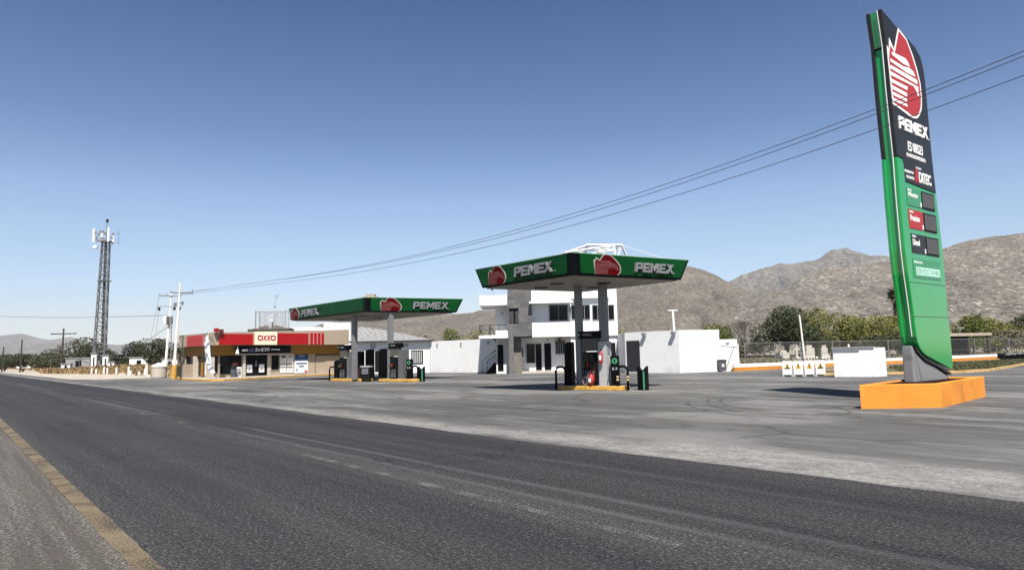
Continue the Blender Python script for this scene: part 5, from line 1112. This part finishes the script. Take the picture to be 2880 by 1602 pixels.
# compound and small houses at the left
def hut(name, label, x, y, w_, d_, h, m_, cat='building', roof=None, grp=None):
    t = thing(name, label, cat, (x, y, 0), .3, grp); t.location.z = .8; h -= .8; b = MB(); b.box(-w_/2, w_/2, -d_/2, d_/2, 0, h); b.build('wall', m_, t)
    b = MB(); b.box(-w_/2-.15, w_/2+.15, -d_/2-.15, d_/2+.15, h, h+.12); b.build('roof', roof or grey, t)
    b = MB(); b.box(-w_*.1, w_*.15, -d_/2-.03, -d_/2-.001, h*.1, h*.75); b.build('door', dark, t); return t
hut('equipment_cabinet', 'tall white equipment cabinet left of the cell mast foot', -82.5, 137, .95, .8, 3.6, whitem, 'cabinet', None, 'white cabinets at the cell mast')
hut('equipment_cabinet', 'white equipment cabinet nearest the cell mast foot', -80.2, 137, 1.0, .8, 3.2, whitem, 'cabinet', None, 'white cabinets at the cell mast')
hut('equipment_cabinet', 'low white equipment box in front of the cell mast', -76.2, 132, 1.1, 1.0, 1.9, whitem, 'cabinet', None, 'white cabinets at the cell mast')
hut('small_shed', 'small white shed left of the mast cabinets', -84, 131, 1.5, 1.5, 1.7, white, 'shed')
hut('far_house', 'low grey house with flat roof in front of the left trees', -92, 148, 4.5, 4, 2.9, mat('grey_house_wall', (.33, .32, .33), .8))
hut('far_house', 'low white house behind the dry field, left of the transformer pole', -74, 138, 3.2, 3, 2.6, white, 'building', mat('pink_grey_roof', (.45, .38, .35), .8))
hut('far_house', 'cream small house nearest the transformer pole', -63, 128, 2.6, 2.5, 2.2, white, 'building', mat('pink_grey_roof', (.45, .38, .35), .8))
hut('far_house', 'tiny white house at the far left between trees', -168, 240, 4.2, 4, 3.8, white, 'building', mat('pink_grey_roof', (.45, .38, .35), .8))
t = thing('compound_fence', 'thin wire fence of the cell mast compound', 'fence', (0, 0, 0))
for i in range(9): x = -97+6*i; b = MB(); b.tube([(x, 146, 0), (x, 146, 2.9)], .05, 5); b.build('post', steel, t)
b = MB(); b.tube([(-97, 146, 2.85), (-49, 146, 2.85)], .035, 5); b.build('rail', steel, t)
# water tank
t = thing('water_tank', 'cream round plastic water tank with domed lid beside the road verge', 'tank', (-36.9, 72.6, 0))
b = MB(); b.lathe([(.72, 0), (.75, .1), (.74, 1.0), (.72, 1.10)], 0, 0, 28); b.build('body', mat('cream_plastic', (.58, .52, .42), .5, var=.05), t, smooth=False)
b = MB(); b.lathe([(.79, 1.10), (.79, 1.20), (.58, 1.38), (.28, 1.46), (.26, 1.53), (.1, 1.55)], 0, 0, 28); b.build('lid', mat('pale_pink_plastic', (.66, .59, .54), .5), t)
t = thing('drum', 'dark green metal drum behind the cream water tank', 'drum', (-36.3, 74.6, 0)); b = MB(); b.lathe([(.34, 0), (.34, 1.2), (.3, 1.22)], .45, 0, 16); b.build('body', mat('dark_green_drum', (.03, .04, .025), .6), t)
# white stub posts
px_ = [(-95, 157, 1.1), (-75.2, 128, 1.25), (-70.5, 121, 1.1), (-65.5, 115, 1.2), (-61.5, 112, .7), (-58.5, 109, .6), (-55.2, 100, 1.3), (-50.0, 95, 1.1), (-46.5, 88, 1.0), (-42.9, 81.5, 1.55), (-85, 142, .9), (-53, 104, .7)]
wh = ['farthest left', 'third from the far end', 'fourth from the far end', 'fifth from the far end', 'low one amid the grass', 'lowest one amid the grass', 'tall one in the middle', 'broken one in the middle', 'short one near the water tank', 'tallest one, nearest the water tank', 'second from the far end', 'stub half hidden in the middle']
def before_front(x, y):
    F_ = [(-38.5, 77), (-40.5, 79.5), (-61, 105.5), (-77.5, 120.5), (-90, 133), (-156, 227)]; r = x/y
    for (ax, ay), (cx, cy) in zip(F_, F_[1:]):
        if min(-ax/ay, -cx/cy) <= -r <= max(-ax/ay, -cx/cy): k = (r*ay-ax)/((cx-ax)-r*(cy-ay)); yy = ay+(cy-ay)*k-1.0; return r*yy, yy
    return x, y
for (x, y, h), lab in zip(px_, wh):
    x, y = before_front(x, y); h *= .9
    t = thing('stub_post', 'white concrete post in dry grass, '+lab, 'post', (x, y, 0), .2, 'white stub posts along the dry field'); b = MB(); b.hexa([(-.13, -.1, 0), (.13, -.1, 0), (.13, .1, 0), (-.13, .1, 0)], [(-.11, -.08, h*.96), (.12, -.08, h), (.12, .08, h), (-.11, .08, h*.96)]); b.build('shaft', mat('chalky_post', (.62, .57, .50), .9), t)
    b = MB(); b.box(-.2, .2, -.17, .17, 0, .12); b.build('footing', grey, t)
# rubble near the tank
b = MB(); rr = random.Random(9)
for i in range(90):
    x = rr.uniform(-58, -43); y = 98-(x+54)*-1.1*-1+rr.uniform(-2, 2); y = 84+(-43-x)*1.22+rr.uniform(-1.5, 1.5); s_ = rr.uniform(.08, .3)
    b.add([(x+s_*rr.uniform(.6, 1.3)*a, y+s_*c, s_*d*rr.uniform(.6, 1.2)+.0) for a, c, d in ((-1, -1, 0), (1, -1, 0), (1, 1, 0), (-1, 1, 0), (-.5, -.5, .9), (.6, -.5, .8), (.5, .6, 1), (-.5, .4, .8))], [(0, 1, 5, 4), (1, 2, 6, 5), (2, 3, 7, 6), (3, 0, 4, 7), (4, 5, 6, 7)])
tag(b.build('rubble', mat('pale_rubble', (.50, .45, .39), .95, var=.3), kind='stuff'), 'scattered pale rubble along the verge before the dry grass', 'rubble')

# ------------------------------------------------------------------ vegetation
def leafmat(name, c0, c1, hue=.0):
    m = bpy.data.materials.new(name); m.use_nodes = True; n, l = nodes(m); b = n['Principled BSDF']; b.inputs['Roughness'].default_value = .75; b.inputs['Specular IOR Level'].default_value = .25
    tc = n.new('ShaderNodeTexCoord'); a = noisen(n, l, tc.outputs['Object'], .9, 4); g_ = n.new('ShaderNodeNewGeometry')
    c = mixc(n, l, mrange(n, l, a, .35, .65), c0, c1)
    c = mixc(n, l, 1., c, mixc(n, l, mth(n, l, 'FRACT', mth(n, l, 'MULTIPLY', g_.outputs['Random Per Island'], 7.)), (.6, .6, .6), (1.4, 1.4, 1.4)), 'MULTIPLY')
    l.new(c, b.inputs['Base Color']); return m
LM = {'dark': leafmat('dark_oak_leaf', (.030, .042, .018), (.065, .080, .033)), 'olive': leafmat('mesquite_leaf', (.140, .150, .034), (.235, .225, .062)),
      'fresh': leafmat('fresh_bush_leaf', (.085, .11, .018), (.15, .17, .035)), 'grey': leafmat('grey_thorn_leaf', (.13, .12, .075), (.22, .20, .13)), 'left': leafmat('dusty_tree_leaf', (.048, .054, .026), (.088, .092, .044))}
bark = mat('bark', (.07, .055, .042), .95, var=.3, scale=8)
def tree(name, label, x, y, w_, h, kind, seed, cat='tree', n_=900, leaf=.22, base=.12, grp=None, trunk=True, lob=7, dens=1.):
    rr = random.Random(seed); t = thing(name, label, cat, (x, y, 0), 0, grp)
    b = MB()
    br_ = []
    for i in range(5):
        a = rr.uniform(0, 6.28); q = Vector((math.cos(a)*w_*.28*rr.uniform(.4, 1), math.sin(a)*w_*.28*rr.uniform(.4, 1), h*rr.uniform(.5, .8))); br_.append(q)
        b.tube([(0.03*i, 0, 0), tuple(q*.35+Vector((0, 0, h*.05))), tuple(q)], .03*h if i == 0 else .018*h, 6, .006*h)
    b.build('trunk' if trunk else 'stems', bark, t)
    lobes = []
    for i in range(lob):
        a = i/lob*6.28+rr.uniform(-.4, .4); rad = rr.uniform(.15, .62)*w_/2; zz = h*rr.uniform(.38, .80)
        lobes.append((Vector((math.cos(a)*rad, math.sin(a)*rad, zz)), w_*rr.uniform(.17, .27), h*rr.uniform(.15, .24)))
    for i in range(lob//2+1):
        a = rr.uniform(0, 6.28); rad = rr.uniform(.45, .8)*w_/2; lobes.append((Vector((math.cos(a)*rad, math.sin(a)*rad, h*rr.uniform(base+.12, .5))), w_*rr.uniform(.13, .22), h*rr.uniform(.12, .2)))
    lobes.append((Vector((rr.uniform(-.1, .1)*w_, 0, h*.80)), w_*.2, h*.18))
    vs = []; fs = []; N_ = int(n_*2.1); leaf *= .68
    for i in range(N_):
        c, rx, rz = lobes[rr.randrange(len(lobes))]
        while True:
            d = Vector((rr.gauss(0, 1), rr.gauss(0, 1), rr.gauss(0, 1)))
            if d.length > .1: break
        d.normalize(); q = rr.uniform(.55, 1.0)**.5*rr.choice((1, 1, 1, 1.12))
        p = c+Vector((d.x*rx*q, d.y*rx*q, d.z*rz*q))
        if p.z < h*base*rr.uniform(.6, 1.3): p.z = h*base*rr.uniform(.8, 2.2)
        s_ = leaf*rr.uniform(.55, 1.35); u = Vector((rr.gauss(0, 1), rr.gauss(0, 1), rr.gauss(0, .7))).normalized(); v = u.cross(d+Vector((rr.gauss(0, .6), rr.gauss(0, .6), rr.gauss(0, .6)))).normalized()
        o = len(vs); vs += [tuple(p-u*s_), tuple(p+v*s_*.55), tuple(p+u*s_), tuple(p-v*s_*.6)]; fs.append((o, o+1, o+2, o+3))
    b = MB(); b.add(vs, fs); b.build('crown', LM[kind], t); return t
TR = [  # name, label, x, y, w, h, kind, leafsize, n
 ('oak_tree', 'big round dark green tree behind the tombs', 31.2, 80, 7.6, 6.6, 'dark', .20, 4200),
 ('mesquite_tree', 'mid-height olive tree on the left flank of the white block lamp mast', 20.6, 92, 7, 4.5, 'olive', .20, 1600),
 ('mesquite_tree', 'bright green bushy tree just right of the white lean-to roof', 26.0, 91, 6.4, 5.2, 'fresh', .18, 2200),
 ('mesquite_tree', 'low olive tree directly behind the white block parapet', 15.0, 96, 9, 4.6, 'olive', .2, 1700),
 ('mesquite_tree', 'small dark tree at the right edge of the bright green bush', 29.4, 95, 2.6, 5.2, 'dark', .16, 500),
 ('mesquite_tree', 'tall thin-crowned olive tree just right of the big dark tree', 39.0, 90, 5.0, 6.9, 'olive', .18, 1500),
 ('mesquite_tree', 'olive tree behind the block hut, left one', 43.5, 92, 8, 6.2, 'olive', .22, 2300),
 ('mesquite_tree', 'olive tree behind the block hut, middle one', 48.4, 95, 8, 6.0, 'olive', .22, 2300),
 ('mesquite_tree', 'olive tree behind the block hut, right one', 53.0, 96, 7, 5.8, 'olive', .22, 1900),
 ('mesquite_tree', 'olive tree hidden half behind the totem, left side', 57.5, 99, 8, 6.0, 'olive', .22, 1900),
 ('mesquite_tree', 'round yellow-green tree immediately right of the totem', 55.8, 85, 5.6, 5.2, 'fresh', .18, 2000),
 ('mesquite_tree', 'broad dull green tree second right of the totem', 66.5, 97, 9, 5.2, 'olive', .22, 2200),
 ('mesquite_tree', 'tall dull green tree at the right edge of the photo', 72.5, 97, 9, 6.4, 'left', .22, 2400),
 ('mesquite_tree', 'dull green tree cut off by the right edge', 79, 100, 9, 6.8, 'left', .22, 1800),
 ('mesquite_tree', 'low scrub tree in front of the right edge trees', 62.5, 88, 7, 3.4, 'grey', .2, 1500),
 ('mesquite_tree', 'low scrub behind the wire fence between bush and big tree', 27.9, 84, 5, 2.8, 'grey', .18, 1000),
 ('mesquite_tree', 'low dark scrub under the right side of the big tree', 37.2, 84, 6, 3.2, 'dark', .18, 1300),
 ('mesquite_tree', 'low dark scrub behind the block hut', 44.5, 84, 7, 3.0, 'dark', .18, 1300),
 ('mesquite_tree', 'dark scrub just left of the totem behind the fence', 51.0, 87, 7, 3.0, 'dark', .18, 1200),
 ('garden_tree', 'dark green tree above the long white wall, left one', -9.9, 110, 4.6, 6.1, 'fresh', .2, 1500),
 ('garden_tree', 'olive tree above the long white wall beside the balcony', -5.6, 112, 6.2, 5.8, 'olive', .2, 1600),
 ('garden_tree', 'low olive bush between the two trees above the white wall', -7.8, 108, 5.5, 4.8, 'olive', .2, 1100),
 ('garden_tree', 'tiny round bush on the slope above the tiled annex', -17.5, 140, 2.2, 6.2, 'fresh', .2, 350),
 ('roadside_tree', 'largest left-hand tree, just left of the cell mast', -104, 170, 13.5, 8.4, 'left', .34, 2600),
 ('roadside_tree', 'dark tree just right of the cell mast', -88.6, 165, 8.4, 7.0, 'dark', .32, 1700),
 ('roadside_tree', 'smaller dark tree second right of the cell mast', -86.5, 178, 6, 5.4, 'dark', .3, 900),
 ('roadside_tree', 'greyish low tree midway between cell mast and transformer pole', -76, 158, 7, 4.4, 'grey', .3, 1100),
 ('roadside_tree', 'rounded green tree left of the transformer pole', -66.0, 129, 6.8, 6.2, 'left', .26, 1800),
 ('roadside_tree', 'dark tree between the transformer pole and the store', -56.5, 122, 6.4, 5.6, 'dark', .26, 1500),
 ('roadside_tree', 'dark tree crown directly behind the crossarm timber pole', -118, 178, 11, 5.8, 'left', .32, 1600),
 ('roadside_tree', 'low dark tree left of the crossarm timber pole', -131, 186, 11, 5.0, 'dark', .32, 1500),
 ('roadside_tree', 'bare-looking grey tree rising behind the left hedge', -118, 190, 5, 6.8, 'grey', .3, 500),
 ('roadside_tree', 'wide dark tree around the bare timber pole', -148, 200, 13, 5.2, 'left', .34, 1500),
 ('roadside_tree', 'grey thin tree beside the tiny white house', -157, 215, 6, 5.6, 'grey', .32, 700),
 ('roadside_tree', 'dark tree at the very left edge of the photo', -150, 200, 9, 4.9, 'dark', .32, 1000),
 ('roadside_tree', 'dark low tree cut off by the left edge', -166, 214, 12, 5.6, 'dark', .34, 1200),
 ('roadside_tree', 'low hedge tree in front of the largest left-hand tree', -104, 158, 9, 4.4, 'left', .3, 1400),
 ('roadside_tree', 'low dark hedge tree behind the mast cabinets', -90, 160, 8, 3.8, 'dark', .3, 1000),
]
for i, (nm, lab, x, y, w_, h, kd, lf, n_) in enumerate(TR):
    grp = 'trees behind the fence on the right' if x > 0 and nm == 'mesquite_tree' else ('trees along the road on the left' if nm == 'roadside_tree' else None)
    tree(nm, lab, x, y, w_, h, kd, 100+i, 'tree', n_, lf, grp=grp, base=.1 if h < 5 else .16)
# bare tree
t = thing('bare_tree', 'leafless grey tree between the bright bush and the big dark tree', 'tree', (31.6, 95, 0)); rr = random.Random(4)
def limb(b, p, d, ln, r, dep):
    q = p+d*ln; b.tube([p, p+d*ln*.5+Vector((rr.uniform(-.06, .06), 0, 0)), q], r, 4, r*.65)
    if dep:
        for _ in range(3):
            nd = (d+Vector((rr.uniform(-.55, .55), rr.uniform(-.5, .5), rr.uniform(-.05, .35)))).normalized(); limb(b, q, nd, ln*.72, r*.6, dep-1)
b = MB(); b.tube([(0, 0, 0), (0, 0, .8)], .16, 6); b.build('trunk', mat('grey_bark', (.16, .14, .12), .95), t)
b = MB()
for i in range(6): limb(b, Vector((0, 0, .7)), Vector((rr.uniform(-.6, .6), rr.uniform(-.4, .4), 1)).normalized(), 1.7, .07, 4)
b.build('limbs', mat('grey_bark', (.16, .14, .12), .95), t)
# palm half hidden by the totem
t = thing('palm_tree', 'shaggy brown-green palm seen just left of the totem', 'palm', (58.2, 105, 0))
b = MB(); b.tube([(0, 0, 0), (.2, 0, 8.6)], .35, 8, .28); b.build('trunk', bark, t)
for nm, m_, z0, z1, r_, n2, dr in (('crown', leafmat('palm_leaf', (.035, .045, .02), (.07, .08, .035)), 8.4, 9.9, 1.5, 340, -.3), ('skirt', mat('dead_frond', (.10, .075, .045), .95, var=.4, scale=4), 5.2, 8.6, 1.0, 420, -1.2)):
    b = MB(); rr = random.Random(8)
    for i in range(n2):
        a = rr.uniform(0, 6.28); z = rr.uniform(z0, z1); d = Vector((math.cos(a), math.sin(a), rr.uniform(dr, dr+.9))).normalized(); p = Vector((.15, 0, z)); ln = r_*rr.uniform(.6, 1.1); s_ = Vector((-d.y, d.x, 0)).normalized()*.10
        b.add([tuple(p+d*ln*.3-s_*.4), tuple(p+d*ln*.7-s_), tuple(p+d*ln+Vector((0, 0, -.15))), tuple(p+d*ln*.7+s_)], [(0, 1, 2, 3)])
    b.build(nm, m_, t)
# gently rising dry field
FRONT = [(-33, 72), (-40.5, 79.5), (-61, 105.5), (-77.5, 120.5), (-90, 133), (-156, 227), (-300, 410), (-560, 760)]
fz_ = lambda d: .95*min(1, max(0, d/28))**.8
b = MB(); vs = []; fs = []; DD = [0, 4, 9, 16, 28, 60, 140]
for x, y in FRONT:
    for d in DD: vs.append((x+.80*d, y+.60*d, fz_(d)+(.004 if d else -.02)))
for i in range(len(FRONT)-1):
    for j in range(len(DD)-1): a = i*len(DD)+j; fs.append((a+1, a, a+len(DD), a+len(DD)+1))
b.add(vs, fs); b.build('dry_field', mat('straw_soil', (.26, .20, .12), .95, var=.3, scale=.4), kind='structure')
# dry grass field, low scrub behind it, dry weeds behind the fence
rr = random.Random(77); vs = []; fs = []
for k in range(30000):
    i = rr.choice((0, 1, 1, 1, 2, 2, 3, 3, 4, 4, 4, 5, 5)); (ax, ay), (cx, cy) = FRONT[i], FRONT[i+1]; u = rr.random(); d = rr.random()**1.5*34
    x = ax+(cx-ax)*u+.8*d; y = ay+(cy-ay)*u+.6*d; far = min(1, max(0, (y-70)/60)); pa = noise.noise(Vector((x*.25, y*.25, 3)))
    if pa < rr.uniform(-.9, -.1): continue
    h = rr.uniform(.3, .75)*(1+.5*pa)*(.8+.5*far); w_ = rr.uniform(.05, .13)*(1+.8*far); a = rr.uniform(0, 6.28); z = fz_(d)-.03; lx = rr.uniform(-.3, .3)*h; ly = rr.uniform(-.3, .3)*h; o = len(vs); dx = math.cos(a)*w_; dy = math.sin(a)*w_
    vs += [(x-dx, y-dy, z), (x+dx, y+dy, z), (x+dx*.6+lx, y+dy*.6+ly, z+h), (x-dx*.5+lx, y-dy*.5+ly, z+h*.9)]; fs.append((o, o+1, o+2, o+3))
b = MB(); b.add(vs, fs); tag(b.build('dry_grass', leafmat('golden_straw', (.22, .14, .065), (.42, .30, .15)), kind='stuff'), 'tall golden dry grass filling the field left of the store', 'dry grass')
blades('weeds', 'dusty green-brown weeds around the tombs behind the fence', [(16.5, 53), (25, 60), (40, 68), (64, 86), (66, 92), (40, 90), (16, 84)], 9000, .15, .7, .12, mat('dusty_weeds', (.20, .175, .10), .95, var=.45, scale=.5), 0, .12, 'weeds')
# rusty truck bed frame lying by the low wall, shelter behind
t = thing('shelter', 'dark open shelter with pale earthen roof right of the totem behind the fence', 'shelter', (49.5, 75.5, 0), .2)
b = MB(); b.box(-4.6, 1.2, -1.6, 1.8, 2.45, 2.75); b.build('roof', mat('pale_earth_roof', (.45, .38, .30), .95, var=.15), t)
for x in (-4.2, -1.6, .9): b = MB(); b.box(x-.12, x+.12, -1.5, -1.26, 0, 2.449); b.build('post', wood, t)
b = MB(); b.box(-4.4, 1.1, 1.5, 1.7, 0, 2.449); b.build('back_wall', mat('dark_boards', (.03, .028, .025), .9), t)
b = MB(); b.tube([(-2.4, -1.2, 2.85), (-2.3, -1.25, 3.35)], .05, 5); b.lathe([(.05, 3.2), (.35, 3.35), (.38, 3.4)], -2.3, -1.3, 12); b.build('satellite_dish', whitem, t)
t = thing('pipe_rack', 'low rack of pale metal pipes in front of the far white wall', 'rack', (50.0, 70.0, 0), .62)
for i in range(6): b = MB(); b.tube([(-2.6, -.1*i, .55), (2.6, -.1*i, .5)], .06, 6); b.build('pipe', greym, t)
for x in (-2.7, -1.3, 0, 1.3, 2.7): b = MB(); b.box(x-.05, x+.05, -.65, .1, 0, .45); b.build('support', dark, t)
b = MB(); b.box(-3.4, -2.75, -.4, .1, .1, .6); b.box(2.75, 3.5, -.4, .1, .1, .62); b.build('end_block', dark, t)

# ------------------------------------------------------------------ haze
hz = bpy.data.materials.new('haze_air'); hz.use_nodes = True; n, l = nodes(hz); n.clear()
pv = n.new('ShaderNodeVolumePrincipled'); pv.inputs['Color'].default_value = (.93, .95, 1., 1); pv.inputs['Density'].default_value = 6e-5; pv.inputs['Anisotropy'].default_value = 0.
ou = n.new('ShaderNodeOutputMaterial'); l.new(pv.outputs[0], ou.inputs['Volume'])
b = MB(); b.box(-13000, 13000, -13000, 13000, -6, 720); b.build('haze', hz, kind='stuff')
